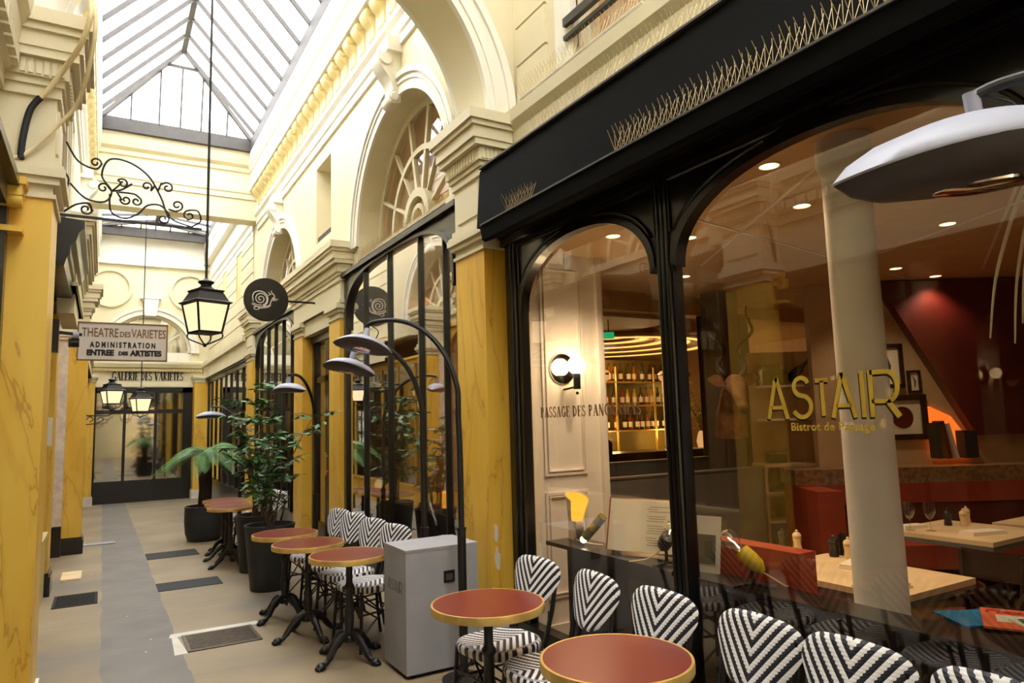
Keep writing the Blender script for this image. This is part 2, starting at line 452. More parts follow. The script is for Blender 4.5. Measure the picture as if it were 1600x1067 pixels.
# floor height: the passage falls gently away from the camera
SL = 0.0145
def zf(y): return -SL * (y - 3.0)

# ------------------------------------------------------------------ lettering
def text_mesh(txt, size, depth=0.002, bold=0.0, space=1.0, sx=1.0, align='CENTER', shear=0.0):
    cu = bpy.data.curves.new('text', 'FONT'); cu.body = txt; cu.size = size
    cu.align_x = align; cu.align_y = 'CENTER'; cu.extrude = depth; cu.offset = bold; cu.space_character = space
    cu.shear = shear; cu.resolution_u = 3
    o = bpy.data.objects.new('text', cu); COL.objects.link(o)
    dg = bpy.context.evaluated_depsgraph_get()
    me = bpy.data.meshes.new_from_object(o.evaluated_get(dg))
    bpy.data.objects.remove(o); bpy.data.curves.remove(cu)
    if sx != 1.0:
        me.transform(Matrix.Diagonal((sx, 1, 1, 1)))
    return me
def place_mesh(me, name, m, parent, origin, ex, ey, loc_only=False):
    """Put a flat mesh drawn in its XY plane at origin with axes ex (right) and ey (up)."""
    ex, ey = Vector(ex).normalized(), Vector(ey).normalized(); ez = ex.cross(ey)
    mt = Matrix(((ex.x, ey.x, ez.x, origin[0]), (ex.y, ey.y, ez.y, origin[1]), (ex.z, ey.z, ez.z, origin[2]), (0, 0, 0, 1)))
    me.transform(mt); me.materials.clear(); me.materials.append(m)
    o = bpy.data.objects.new(name, me); COL.objects.link(o)
    if parent: o.parent = parent
    return o
# stroke letters: each stroke is (points, thickness) in a unit-high box; K thick, T thin
K, T = 0.17, 0.05
def _ser(x, y, w=0.22): return ([(x - w / 2, y), (x + w / 2, y)], T)
SERIF = {
    'A': (0.78, [([(0.08, 0), (0.40, 1)], T), ([(0.40, 1), (0.66, 0)], K), ([(0.2, 0.34), (0.55, 0.34)], T), _ser(0.1, 0.02), _ser(0.66, 0.02, 0.3)]),
    'D': (0.74, [([(0.16, 0), (0.16, 1)], K), (arc(0.16, 0.5, 0.46, pi / 2, -pi / 2, 12, 0.475), 0.1), ([(0.05, 0.025), (0.2, 0.025)], T), ([(0.05, 0.975), (0.2, 0.975)], T)]),
    'E': (0.62, [([(0.16, 0), (0.16, 1)], K), ([(0.04, 0.975), (0.54, 0.975)], T), ([(0.04, 0.025), (0.56, 0.025)], T), ([(0.16, 0.5), (0.42, 0.5)], T), ([(0.54, 0.98), (0.54, 0.78)], T), ([(0.56, 0.02), (0.56, 0.24)], T), ([(0.42, 0.4), (0.42, 0.6)], T)]),
    'G': (0.76, [(arc(0.4, 0.5, 0.3, radians(50), radians(310), 16, 0.475), 0.12), ([(0.62, 0.04), (0.62, 0.42)], K), _ser(0.6, 0.42, 0.26), ([(0.6, 0.95), (0.6, 0.7)], T)]),
    'I': (0.34, [([(0.17, 0), (0.17, 1)], K), _ser(0.17, 0.025, 0.3), _ser(0.17, 0.975, 0.3)]),
    'L': (0.6, [([(0.16, 0), (0.16, 1)], K), _ser(0.16, 0.975, 0.28), ([(0.04, 0.025), (0.54, 0.025)], T), ([(0.54, 0.02), (0.54, 0.26)], T)]),
    'M': (0.96, [([(0.12, 0), (0.12, 1)], T), ([(0.14, 1), (0.46, 0.05)], K), ([(0.46, 0.05), (0.8, 1)], T), ([(0.82, 0), (0.82, 1)], K), _ser(0.12, 0.025), _ser(0.82, 0.025, 0.28)]),
    'N': (0.8, [([(0.12, 0), (0.12, 1)], T), ([(0.13, 1), (0.64, 0)], K), ([(0.66, 0), (0.66, 1)], T), _ser(0.12, 0.025), _ser(0.66, 0.975)]),
    'O': (0.78, [(arc(0.39, 0.5, 0.3, 0, 2 * pi, 20, 0.475), 0.12)]),
    'P': (0.64, [([(0.16, 0), (0.16, 1)], K), (arc(0.18, 0.73, 0.34, pi / 2, -pi / 2, 10, 0.245), 0.1), _ser(0.16, 0.025, 0.28), ([(0.04, 0.975), (0.18, 0.975)], T)]),
    'R': (0.74, [([(0.16, 0), (0.16, 1)], K), (arc(0.18, 0.74, 0.32, pi / 2, -pi / 2, 10, 0.235), 0.1), ([(0.3, 0.5), (0.62, 0.0)], 0.13), _ser(0.16, 0.025, 0.28), ([(0.04, 0.975), (0.18, 0.975)], T)]),
    'S': (0.6, [(arc(0.3, 0.74, 0.2, radians(30), radians(270), 10, 0.235), 0.09), (arc(0.3, 0.26, 0.22, radians(90), radians(-150), 10, 0.235), 0.1), ([(0.49, 0.97), (0.49, 0.74)], T), ([(0.08, 0.03), (0.08, 0.28)], T)]),
    'T': (0.66, [([(0.33, 0), (0.33, 1)], K), ([(0.04, 0.975), (0.62, 0.975)], T), ([(0.04, 0.98), (0.04, 0.76)], T), ([(0.62, 0.98), (0.62, 0.76)], T), _ser(0.33, 0.025, 0.28)]),
    'V': (0.76, [([(0.1, 1), (0.38, 0)], K), ([(0.4, 0), (0.66, 1)], T), _ser(0.1, 0.975, 0.28), _ser(0.66, 0.975)]),
    'C': (0.7, [(arc(0.4, 0.5, 0.3, radians(45), radians(315), 16, 0.475), 0.12)]),
    'H': (0.84, [([(0.16, 0), (0.16, 1)], K), ([(0.66, 0), (0.66, 1)], K), ([(0.16, 0.5), (0.66, 0.5)], T)]),
}
DECO = {   # thin even strokes with the crossbars set low, as on the shop front
    'A': (0.78, [([(0.03, 0), (0.36, 1)], 0.105), ([(0.36, 1), (0.69, 0)], 0.105), ([(0.14, 0.27), (0.58, 0.27)], 0.09)]),
    'S': (0.74, [(arc(0.37, 0.74, 0.24, radians(20), radians(270), 12, 0.21), 0.1), (arc(0.36, 0.28, 0.3, radians(90), radians(-155), 14, 0.25), 0.1)]),
    'T': (0.46, [([(0.25, 0.05), (0.25, 0.85)], 0.1), ([(0.05, 0.86), (0.45, 0.86)], 0.1)]),
    'I': (0.2, [([(0.1, 0), (0.1, 1)], 0.11)]),
    'R': (0.86, [([(0.08, 0), (0.08, 1)], 0.11), ([(0.08, 0.95), (0.5, 0.95)], 0.1), (arc(0.5, 0.64, 0.28, pi / 2, -pi / 2, 12, 0.31), 0.1), ([(0.08, 0.33), (0.5, 0.33)], 0.09), ([(0.5, 0.34), (0.78, 0.0)], 0.12)]),
}
def stroke_text(txt, font, h, sx=1.0, gap=0.06, depth=0.003, thick=1.0):
    """Lettering as thin solid ribbons, centred on the origin in the XY plane."""
    b = MB(); x = 0.0
    for ch in txt:
        if ch == ' ': x += 0.42; continue
        w, strokes = font[ch]
        for (pts, t) in strokes:
            t *= thick; n = len(pts); lft, rgt = [], []
            for i, p in enumerate(pts):
                a = pts[max(i - 1, 0)]; c = pts[min(i + 1, n - 1)]
                dx, dy = (c[0] - a[0]) * sx, c[1] - a[1]; l = sqrt(dx * dx + dy * dy) or 1
                nx, ny = -dy / l * t / 2, dx / l * t / 2
                px, py = (x + p[0]) * sx, p[1]
                lft.append((px + nx, py + ny)); rgt.append((px - nx, py - ny))
            b.strip(lft, rgt, lambda u, v, d: (u * h, v * h, d), 0, depth)
        x += w + gap
    tot = (x - gap) * sx * h
    b.v = [(p[0] - tot / 2, p[1] - h / 2, p[2]) for p in b.v]
    return b.mesh('lettering', smooth=False), tot
# ------------------------------------------------------------------ the passage shell
XR, XL = 2.42, -0.28            # pilaster fronts
WR, WL = 2.55, -0.41            # upper wall faces
def Rm(u, v, d): return (WR - d, u, v)      # right wall: u along the passage, v up, d out into the passage
def Lm(u, v, d): return (WL + d, u, v)
Y_END = 21.2

# floor
b = MB()
b.prism([(-0.75, -4.2), (2.66, -4.2), (2.66, 21.5), (-0.75, 21.5)], lambda x, y, d: (x, y, zf(y) - d), 0.0, 0.2)
floor_o = struct(b.build('floor', M_floor, smooth=False), 'worn tan and grey passage floor')
b = MB().box(2.66, 10.8, -3.0, 10.2, -0.18, -0.06)
struct(b.build('floor_restaurant', M_intfloor, smooth=False))

# upper side walls with arched openings
ARCH = [(6.53, 4.92, 8.3), (12.05, 10.4, 14.5)]
AR, AZ = 1.28, 3.70
def arched_wall(fn, y0, y1, yc, z0=3.42, z1=7.0, th=0.32):
    a = arc(yc, AZ, AR, pi, 0, 28)
    poly = [(y0, z0), (yc - AR, z0)] + a + [(yc + AR, z0), (y1, z0), (y1, z1), (y0, z1)]
    return MB().prism(poly, fn, 0.0, -th)
for side, fn in (('right', Rm), ('left', Lm)):
    b = MB()
    for (yc, y0, y1) in ARCH:
        m = arched_wall(fn, y0, y1, yc); b.add(m.v, m.f)
    # pier between the two arches with a square blind recess
    def rect(y0, y1, z0, z1, d0=0.0, d1=-0.32):
        q = MB().prism([(y0, z0), (y1, z0), (y1, z1), (y0, z1)], fn, d0, d1); b.add(q.v, q.f)
    rect(8.3, 8.98, 3.42, 7.0); rect(9.72, 10.4, 3.42, 7.0)
    rect(8.98, 9.72, 3.42, 4.18); rect(8.98, 9.72, 5.28, 7.0)
    rect(8.9, 9.8, 4.1, 5.36, -0.30, -0.34)
    # end bay
    rect(14.5, Y_END, 3.42, 7.0)
    struct(b.build('wall_' + side, M_cream, smooth=False), 'cream painted upper wall with round arches')
    # rusticated courses of the end bay
    b = MB()
    for k in range(11):
        z = 3.55 + 0.3 * k
        for (y0, y1) in ((14.52, 15.9), (16.55, 18.1), (18.75, 21.18)) if 3 <= k <= 6 else ((14.52, 21.18),):
            q = MB().prism([(y0, z), (y1, z), (y1, z + 0.27), (y0, z + 0.27)], fn, 0.0, 0.025); b.add(q.v, q.f)
    struct(b.build('trim_rusticated_courses_' + side, M_cream, smooth=False))
    for (y0, y1) in ((15.95, 16.5), (18.15, 18.7)):
        q = MB().prism([(y0, 4.46), (y1, 4.46), (y1, 5.6), (y0, 5.6)], fn, 0.002, 0.012)
        struct(q.build('window_blind', M_cream_b, smooth=False))
    # ledge bar in the square recess
    q = MB().prism([(8.99, 4.2), (9.71, 4.2), (9.71, 4.27), (8.99, 4.27)], fn, -0.05, -0.02)
    struct(q.build('trim_recess_rail', M_blackm, smooth=False))

# near bay walls (in front of the big transverse arch)
b = MB()
def nrect(y0, y1, z0, z1, x0=2.74, x1=3.0): b.box(x0, x1, y0, y1, z0, z1)
nrect(-4.2, 4.5, 2.95, 4.12); nrect(-4.2, 4.5, 5.7, 7.0); nrect(3.62, 4.5, 4.12, 5.7); nrect(-4.2, 2.2, 4.12, 5.7)
struct(b.build('wall_right_near', M_cream, smooth=False), 'cream wall above the black awning')
b = MB()
for k in range(9):
    z = 4.05 + 0.315 * k
    b.box(2.715, 2.742, 3.98, 4.4, z, z + 0.295)
    if k: b.box(2.715, 2.742, -4.0, 1.9, z, z + 0.295)
struct(b.build('trim_rusticated_courses_near', M_cream, smooth=False))
b = MB()
for y in (3.62, 2.1): b.box(2.69, 2.75, y, y + 0.1, 4.06, 5.8); b.box(2.705, 2.75, y + (0.1 if y > 3 else -0.12), y + (0.22 if y > 3 else 0.0), 4.06, 5.8)
b.box(2.69, 2.75, 2.1, 3.72, 5.7, 5.84)
t_w = b.build('window_upper', M_white, smooth=False); struct(t_w, 'cream framed window above the awning')
q = MB().box(2.86, 2.87, 2.2, 3.62, 4.12, 5.7).build('pane', G_shop, t_w)
q = MB().box(2.94, 2.96, 2.2, 3.62, 4.12, 5.7).build('curtain', M_curtain, t_w)
q = MB(); q.box(2.84, 2.9, 2.88, 2.94, 4.12, 5.7); q.box(2.84, 2.9, 2.2, 3.62, 4.85, 4.9); q.build('window_bars', M_white, t_w, smooth=False)
q = MB(); q.box(2.66, 2.70, 2.12, 3.68, 4.3, 4.36); q.box(2.66, 2.70, 2.12, 3.68, 4.2, 4.23); q.build('guard_rail', M_black, t_w, smooth=False)
b = MB()
b.box(-0.9, -0.55, -4.2, 4.5, 2.95, 7.0)
struct(b.build('wall_left_near', M_cream, smooth=False))
b = MB(); b.box(-0.9, 2.74, -4.4, -4.2, -0.1, 7.0)
struct(b.build('wall_back', M_cream, smooth=False))

# string course of the near bay, right and left
def course(x, s):     # s = -1: right wall, projecting towards -x
    return [(x, 3.46), (x + s * 0.03, 3.46), (x + s * 0.03, 3.56), (x + s * 0.06, 3.58), (x + s * 0.06, 3.68), (x + s * 0.09, 3.70),
            (x + s * 0.10, 3.80), (x + s * 0.14, 3.86), (x + s * 0.15, 3.95), (x, 3.99)]
b = MB(); b.prism(course(2.74, -1), lambda u, v, d: (u, d, v), -4.1, 4.44)
for k in range(60):
    y = 4.35 - k * 0.12
    b.box(2.645, 2.69, y - 0.045, y + 0.045, 3.585, 3.675)
struct(b.build('trim_string_course_right', M_cream, smooth=False))
b = MB(); b.prism(course(-0.55, 1), lambda u, v, d: (u, d, v), -4.1, 4.44)
for k in range(40):
    y = 4.35 - k * 0.12
    b.box(-0.5, -0.455, y - 0.045, y + 0.045, 3.585, 3.675)
struct(b.build('trim_string_course_left', M_cream, smooth=False))

# the transverse arch across the passage
RC, RZ, RR = 1.07, 3.91, 1.40
b = MB()
poly = [(-0.62, 3.86), (RC - RR, 3.86)] + arc(RC, RZ, RR, pi, 0, 40) + [(RC + RR, 3.86), (2.76, 3.86), (2.76, 7.0), (-0.62, 7.0)]
b.prism(poly, lambda u, v, d: (u, d, v), 4.47, 4.92)
arch_o = struct(b.build('wall_transverse_arch', M_cream, angle=30), 'round arch spanning the passage')
b = MB()
for (y0, y1) in ((4.42, 4.47), (4.92, 4.97)):
    b.strip(arc(RC, RZ, RR + 0.24, pi, 0, 40), arc(RC, RZ, RR, pi, 0, 40), lambda u, v, d: (u, d, v), y0, y1)
for (y0, y1, r0, r1) in ((4.395, 4.425, RR + 0.24, RR + 0.18), (4.405, 4.425, RR + 0.09, RR + 0.06), (4.965, 4.99, RR + 0.24, RR + 0.19)):
    b.strip(arc(RC, RZ, r0, pi, 0, 40), arc(RC, RZ, r1, pi, 0, 40), lambda u, v, d: (u, d, v), y0, y1)
b.build('archivolt', M_white, arch_o, angle=30)

# archivolts of the wall arches, keystone consoles, lunette windows
n_win = 20
for side, fn in (('right', Rm), ('left', Lm)):
    for (yc, y0, y1) in ARCH:
        b = MB()
        b.strip(arc(yc, AZ, AR + 0.22, pi, 0, 32), arc(yc, AZ, AR, pi, 0, 32), fn, 0.0, 0.03)
        b.strip(arc(yc, AZ, AR + 0.22, pi, 0, 32), arc(yc, AZ, AR + 0.16, pi, 0, 32), fn, 0.03, 0.06)
        b.strip(arc(yc, AZ, AR + 0.13, pi, 0, 32), arc(yc, AZ, AR + 0.10, pi, 0, 32), fn, 0.03, 0.045)
        t = struct(b.build('trim_archivolt', M_white, angle=30))
        # keystone console: a scroll block tied up to the cornice
        b = MB(); zk = AZ + AR
        prof = smoothpts([(0.0, zk - 0.08, 0), (0.10, zk - 0.10, 0), (0.13, zk - 0.03, 0), (0.09, zk + 0.05, 0), (0.12, zk + 0.16, 0), (0.2, zk + 0.27, 0), (0.24, zk + 0.36, 0), (0.22, zk + 0.43, 0), (0.0, zk + 0.46, 0)], 5)
        b.prism([(p[0], p[1]) for p in prof], lambda u, v, d: fn(d, v, u), yc - 0.11, yc + 0.11)
        for dy in (-0.115, 0.115):
            c0 = fn(yc + dy, zk + 0.36, 0.16); c1 = fn(yc + dy * 1.12, zk + 0.36, 0.16); b.cyl(c0, c1, 0.07, 0.06, 14)
            c0 = fn(yc + dy, zk - 0.035, 0.07); c1 = fn(yc + dy * 1.12, zk - 0.035, 0.07); b.cyl(c0, c1, 0.05, 0.04, 14)
        q = MB().prism([(yc - 0.17, zk + 0.44), (yc + 0.17, zk + 0.44), (yc + 0.17, zk + 0.6), (yc - 0.17, zk + 0.6)], fn, 0.0, 0.16); b.add(q.v, q.f)
        b.build('keystone_console', M_white, t, angle=40)
        # lunette
        b = MB(); D = -0.26
        def ring(r0, r1, dd=0.0):
            b.strip(arc(yc, AZ, r0, pi, 0, 32), arc(yc, AZ, r1, pi, 0, 32), fn, D - 0.03, D + 0.03 + dd)
        ring(AR, AR - 0.09); ring(0.80, 0.74); ring(0.34, 0.25, 0.04); ring(0.18, 0.13, 0.02)
        for k, w in ((0.14, .03), (0.3, .02), (0.43, .05), (0.57, .05), (0.7, .02), (0.86, .03)):
            a = pi * k; r0 = 0.3
            q0 = Vector(fn(yc + r0 * cos(a), AZ + r0 * sin(a), D)); q1 = Vector(fn(yc + (AR - .04) * cos(a), AZ + (AR - .04) * sin(a), D))
            b.beam(q0, q1, w, 0.05, up=(1, 0, 0))
        q = MB().prism([(yc - AR, AZ - 0.28), (yc + AR, AZ - 0.28), (yc + AR, AZ + 0.02), (yc - AR, AZ + 0.02)], fn, D - 0.03, D + 0.06); b.add(q.v, q.f)
        q = MB().prism([(yc - AR, AZ - 0.1), (yc + AR, AZ - 0.1), (yc + AR, AZ - 0.04), (yc - AR, AZ - 0.04)], fn, D + 0.06, D + 0.1); b.add(q.v, q.f)
        w = struct(b.build('window_%d' % n_win, M_cream, angle=30), 'half-round lunette window with radial glazing bars'); n_win += 1
        MB().prism(arc(yc, AZ, AR - 0.05, pi, 0, 24), fn, D - 0.01, D + 0.0).build('pane', G_shop, w)
        MB().prism(arc(yc, AZ, AR + 0.1, pi, 0, 24), fn, D - 0.09, D - 0.11).build('curtain', M_curtain, w)

# main cornice with scroll modillions
def cprof():
    return [(0, 5.5), (.03, 5.5), (.03, 5.6), (.05, 5.62), (.05, 5.74), (.09, 5.79), (.09, 5.86), (.05, 5.88), (.05, 6.26), (.19, 6.27), (.19, 6.36),
            (.175, 6.37), (.175, 6.62), (.2, 6.64), (.2, 6.7), (.225, 6.73), (.225, 6.99), (0, 6.99)]
for side, fn in (('right', Rm), ('left', Lm)):
    for (y0, y1) in ((4.92, 14.1), (14.5, 21.2)):
        b = MB().prism([(d, z) for d, z in cprof()], lambda u, v, d: fn(d, v, u), y0, y1)
        t = struct(b.build('trim_cornice_' + side, M_white, smooth=False), 'white main cornice under the skylight')
        if y0 > 10: continue
        q = MB()
        sp = smoothpts([(.05, 5.9, 0), (.075, 5.93, 0), (.07, 5.99, 0), (.085, 6.06, 0), (.14, 6.12, 0), (.175, 6.18, 0), (.17, 6.24, 0), (.13, 6.27, 0), (.05, 6.27, 0)], 4)
        q.prism([(p[0], p[1]) for p in sp], lambda u, v, d: fn(d, v, u), -0.09, 0.09)
        for dy in (-0.09, 0.09):
            q.cyl(fn(dy, 6.2, .125), fn(dy * 1.15, 6.2, .125), .05, .035, 12)
        o0 = q.build('modillion', M_cream_b, t, loc=(0, 5.15, 0), angle=40)
        k = 1
        while 5.15 + k * 0.33 < 14.0:
            o = o0.copy(); COL.objects.link(o); o.parent = t; o.location = (0, 5.15 + k * 0.33, 0); k += 1

# transverse beam that closes the glazed bay, and the deeper band above it
b = MB(); b.box(-0.41, 2.55, 14.1, 14.5, 5.69, 7.0)
beam_o = struct(b.build('wall_transverse_beam', M_cream, smooth=False), 'flat cream beam across the passage')
b = MB()
pr = [(0, 6.1), (.03, 6.1), (.03, 6.2), (.05, 6.22), (.05, 6.32), (.02, 6.34), (.02, 6.62), (.07, 6.64), (.07, 6.72), (.16, 6.76), (.2, 6.86), (.22, 6.99), (0, 6.99)]
b.prism(pr, lambda u, v, d: (d, 14.1 - u, v), -0.41, 2.55)
b.build('cornice', M_cream, beam_o, smooth=False)

# ------------------------------------------------------------------ skylights
def skylight(no, y0, y1, zb, zr, x0=-0.2, x1=2.34, hip=0.35, pitch=0.6, label='', h0=0.0):
    xc = (x0 + x1) / 2
    b = MB()
    b.box(x0 - .12, x0 + .02, y0, y1, zb, zb + .24); b.box(x1 - .02, x1 + .12, y0, y1, zb, zb + .24)
    b.box(x0 - .12, x1 + .12, y0 - .12, y0 + .02, zb, zb + .24); b.box(x0 - .12, x1 + .12, y1 - .02, y1 + .12, zb, zb + .24)
    root = struct(b.build('window_%d' % no, M_lead, smooth=False), label)
    ze = zb + .22
    A, B = (xc, y0 + h0, zr), (xc, y1 - hip, zr)
    b = MB(); b.beam(A, B, .09, .12)
    for (p, q) in (((x0, y0, ze), A), ((x1, y0, ze), A), ((x0, y1, ze), B), ((x1, y1, ze), B)): b.beam(p, q, .06, .07)
    b.build('ridge_frame', M_lead, root, smooth=False)
    bar = None
    n = int((y1 - y0 - h0 - hip) / pitch)
    for s in (-1, 1):
        xe = x0 if s < 0 else x1
        bm = MB(); bm.beam((xe, 0, ze), (xc, 0, zr), .04, .06)
        proto = None
        for k in range(n + 1):
            y = y0 + h0 + (y1 - y0 - h0 - hip) * k / n
            if proto is None: proto = bm.build('glazing_bar', M_lead, root, loc=(0, y, 0), smooth=False)
            else:
                o = proto.copy(); COL.objects.link(o); o.parent = root; o.location = (0, y, 0)
    for (ye, yt) in ((y1, y1 - hip),):
        for f in (.18, .36, .5, .64, .82):
            x = x0 + (x1 - x0) * f; h = 1 - abs(f - .5) * 2; h = min(h, .78)
            MB().beam((x, ye, ze), (x, ye + (yt - ye) * h, ze + (zr - ze) * h), .03, .05, up=(0, 1, 0)).build('glazing_bar', M_lead, root, smooth=False)
        h = .78; xa, xb = x0 + (xc - x0) * h, x1 + (xc - x1) * h
        MB().beam((xa, ye + (yt - ye) * h, ze + (zr - ze) * h), (xb, ye + (yt - ye) * h, ze + (zr - ze) * h), .03, .05).build('glazing_bar', M_lead, root, smooth=False)
    e = .03
    MB().add([(x0, y0, ze + e), (x0, y1, ze + e), B, A], [(0, 1, 2, 3)]).build('glass_slope', G_sky, root, smooth=False)
    MB().add([(x1, y0, ze + e), (x1, y1, ze + e), B, A], [(0, 1, 2, 3)]).build('glass_slope', G_sky, root, smooth=False)
    MB().add([(x0, y0, ze + e), (x1, y0, ze + e), A], [(0, 1, 2)]).build('glass_hip', G_sky, root, smooth=False)
    MB().add([(x0, y1, ze + e), (x1, y1, ze + e), B], [(0, 1, 2)]).build('glass_hip', G_sky, root, smooth=False)
skylight(30, -3.9, 4.3, 6.99, 8.6, label='pitched glass roof over the near bay')
skylight(31, 5.05, 13.8, 6.99, 8.6, label='pitched glass roof over the middle of the passage')
skylight(32, 14.75, 20.75, 6.82, 7.2, label='glass roof of the end bay beyond the beam')
b = MB()
b.box(-2.2, -0.31, -4.4, 21.6, 7.0, 7.2); b.box(2.45, 11.0, -4.4, 21.6, 7.0, 7.2)
b.box(-0.31, 2.45, -4.4, -3.9, 7.0, 7.2); b.box(-0.31, 2.45, 4.42, 4.93, 7.0, 7.2); b.box(-0.31, 2.45, 13.92, 14.63, 7.0, 7.2); b.box(-0.31, 2.45, 20.87, 21.6, 6.99, 7.2)
struct(b.build('ceiling', M_cream, smooth=False))

# ------------------------------------------------------------------ end wall
b = MB()
EC, ER, EZ = 1.03, 1.04, 3.72
poly = [(-0.45, 2.78), (2.6, 2.78), (2.6, 7.0), (-0.45, 7.0)]
b.prism([(-0.45, 3.46), (EC - ER, 3.46)] + arc(EC, EZ, ER, pi, 0, 32) + [(EC + ER, 3.46), (2.6, 3.46), (2.6, 7.0), (-0.45, 7.0)], lambda u, v, d: (u, d, v), 21.2, 21.45)
b.box(-0.45, 2.6, 21.2, 21.45, 2.78, 3.46)
end_o = struct(b.build('wall_end', M_cream, smooth=False), 'cream end wall with arch and two roundels')
b = MB()
b.strip(arc(EC, EZ, ER + .2, pi, 0, 32), arc(EC, EZ, ER, pi, 0, 32), lambda u, v, d: (u, d, v), 21.14, 21.2)
b.strip(arc(EC, EZ, ER + .2, pi, 0, 32), arc(EC, EZ, ER + .13, pi, 0, 32), lambda u, v, d: (u, d, v), 21.1, 21.14)
b.build('archivolt', M_white, end_o, angle=30)
b = MB(); b.prism([(EC - .14, EZ + ER - .05), (EC + .14, EZ + ER - .05), (EC + .2, EZ + ER + .42), (EC - .2, EZ + ER + .42)], lambda u, v, d: (u, d, v), 21.02, 21.2)
b.box(EC - .25, EC + .25, 21.0, 21.2, EZ + ER + .42, EZ + ER + .5); b.build('keystone', M_white, end_o, smooth=False)
for xc in (0.06, 2.0):
    b = MB().strip(arc(xc, 5.45, .53, 0, 2 * pi, 32), arc(xc, 5.45, .45, 0, 2 * pi, 32), lambda u, v, d: (u, d, v), 21.13, 21.2, True)
    b.build('roundel', M_cream, end_o, angle=30)
b = MB(); b.box(-0.3, 2.35, 21.12, 21.2, 6.2, 6.9); b.box(-0.4, 2.5, 21.08, 21.2, 6.1, 6.2)
b.build('white_cove_band', M_white, end_o, smooth=False)
b = MB(); pr = [(0, 3.2), (.05, 3.2), (.05, 3.28), (.12, 3.3), (.16, 3.4), (.16, 3.46), (0, 3.5)]
b.prism(pr, lambda u, v, d: (d, 21.2 - u, v), -0.45, 2.6)
b.box(-0.45, 2.6, 21.15, 21.2, 2.78, 2.86)
b.build('cornice', M_cream, end_o, smooth=False)
q = MB().box(0, .035, 21.09, 21.15, 3.2, 3.27).build('dentil', M_cream_b, end_o, loc=(-0.28, 0, 0), smooth=False)
for k in range(1, 38):
    o = q.copy(); COL.objects.link(o); o.parent = end_o; o.location = (-0.28 + k * .07, 0, 0)
me, tot = stroke_text('GALERIE DES VARIETES', SERIF, 0.235, sx=0.56, gap=0.05, depth=.006)
sc = 1.72 / tot; me.transform(Matrix.Diagonal((sc, 1, 1, 1)))
place_mesh(me, 'frieze_lettering', M_ink, end_o, (1.03, 21.198, 3.07), (1, 0, 0), (0, 0, 1))
# end lunette
b = MB()
fnE = lambda u, v, d: (u, 21.36 - d, v)
b.strip(arc(EC, EZ, ER, pi, 0, 32), arc(EC, EZ, ER - .07, pi, 0, 32), fnE, 0, .06)
b.strip(arc(EC, EZ, .36, pi, 0, 20), arc(EC, EZ, .3, pi, 0, 20), fnE, 0, .06)
for k in (.2, .4, .6, .8):
    a = pi * k; b.beam((EC + .33 * cos(a), 21.33, EZ + .33 * sin(a)), (EC + (ER - .04) * cos(a), 21.33, EZ + (ER - .04) * sin(a)), .035, .05, up=(0, 1, 0))
b.box(EC - ER, EC + ER, 21.3, 21.36, 3.46, EZ + .02)
w = struct(b.build('window_33', M_white, angle=30), 'half-round window over the end shop')
MB().prism(arc(EC, EZ, ER, pi, 0, 24), fnE, -.01, 0).build('pane', G_mirror, w)
# end shop front
b = MB()
zb = zf(21.2)
b.box(-0.24, -0.16, 21.16, 21.3, zb, 2.76); b.box(1.89, 2.12, 21.16, 21.3, zb, 2.76); b.box(-0.24, 2.12, 21.16, 21.3, 2.62, 2.76)
b.box(-0.24, 2.12, 21.18, 21.3, zb, .31); b.box(-0.24, 2.12, 21.18, 21.3, 2.06, 2.17)
for x in (.46, 1.2): b.box(x, x + .07, 21.17, 21.3, zb, 2.7)
w = struct(b.build('window_34', M_black, smooth=False), 'black shop front closing the passage')
MB().box(-.16, 1.9, 21.25, 21.26, .3, 2.65).build('pane', G_mirror, w)
b = MB(); b.box(-.6, 2.8, 21.45, 21.6, -.4, 7.0); struct(b.build('wall_end_backing', M_dark, smooth=False))

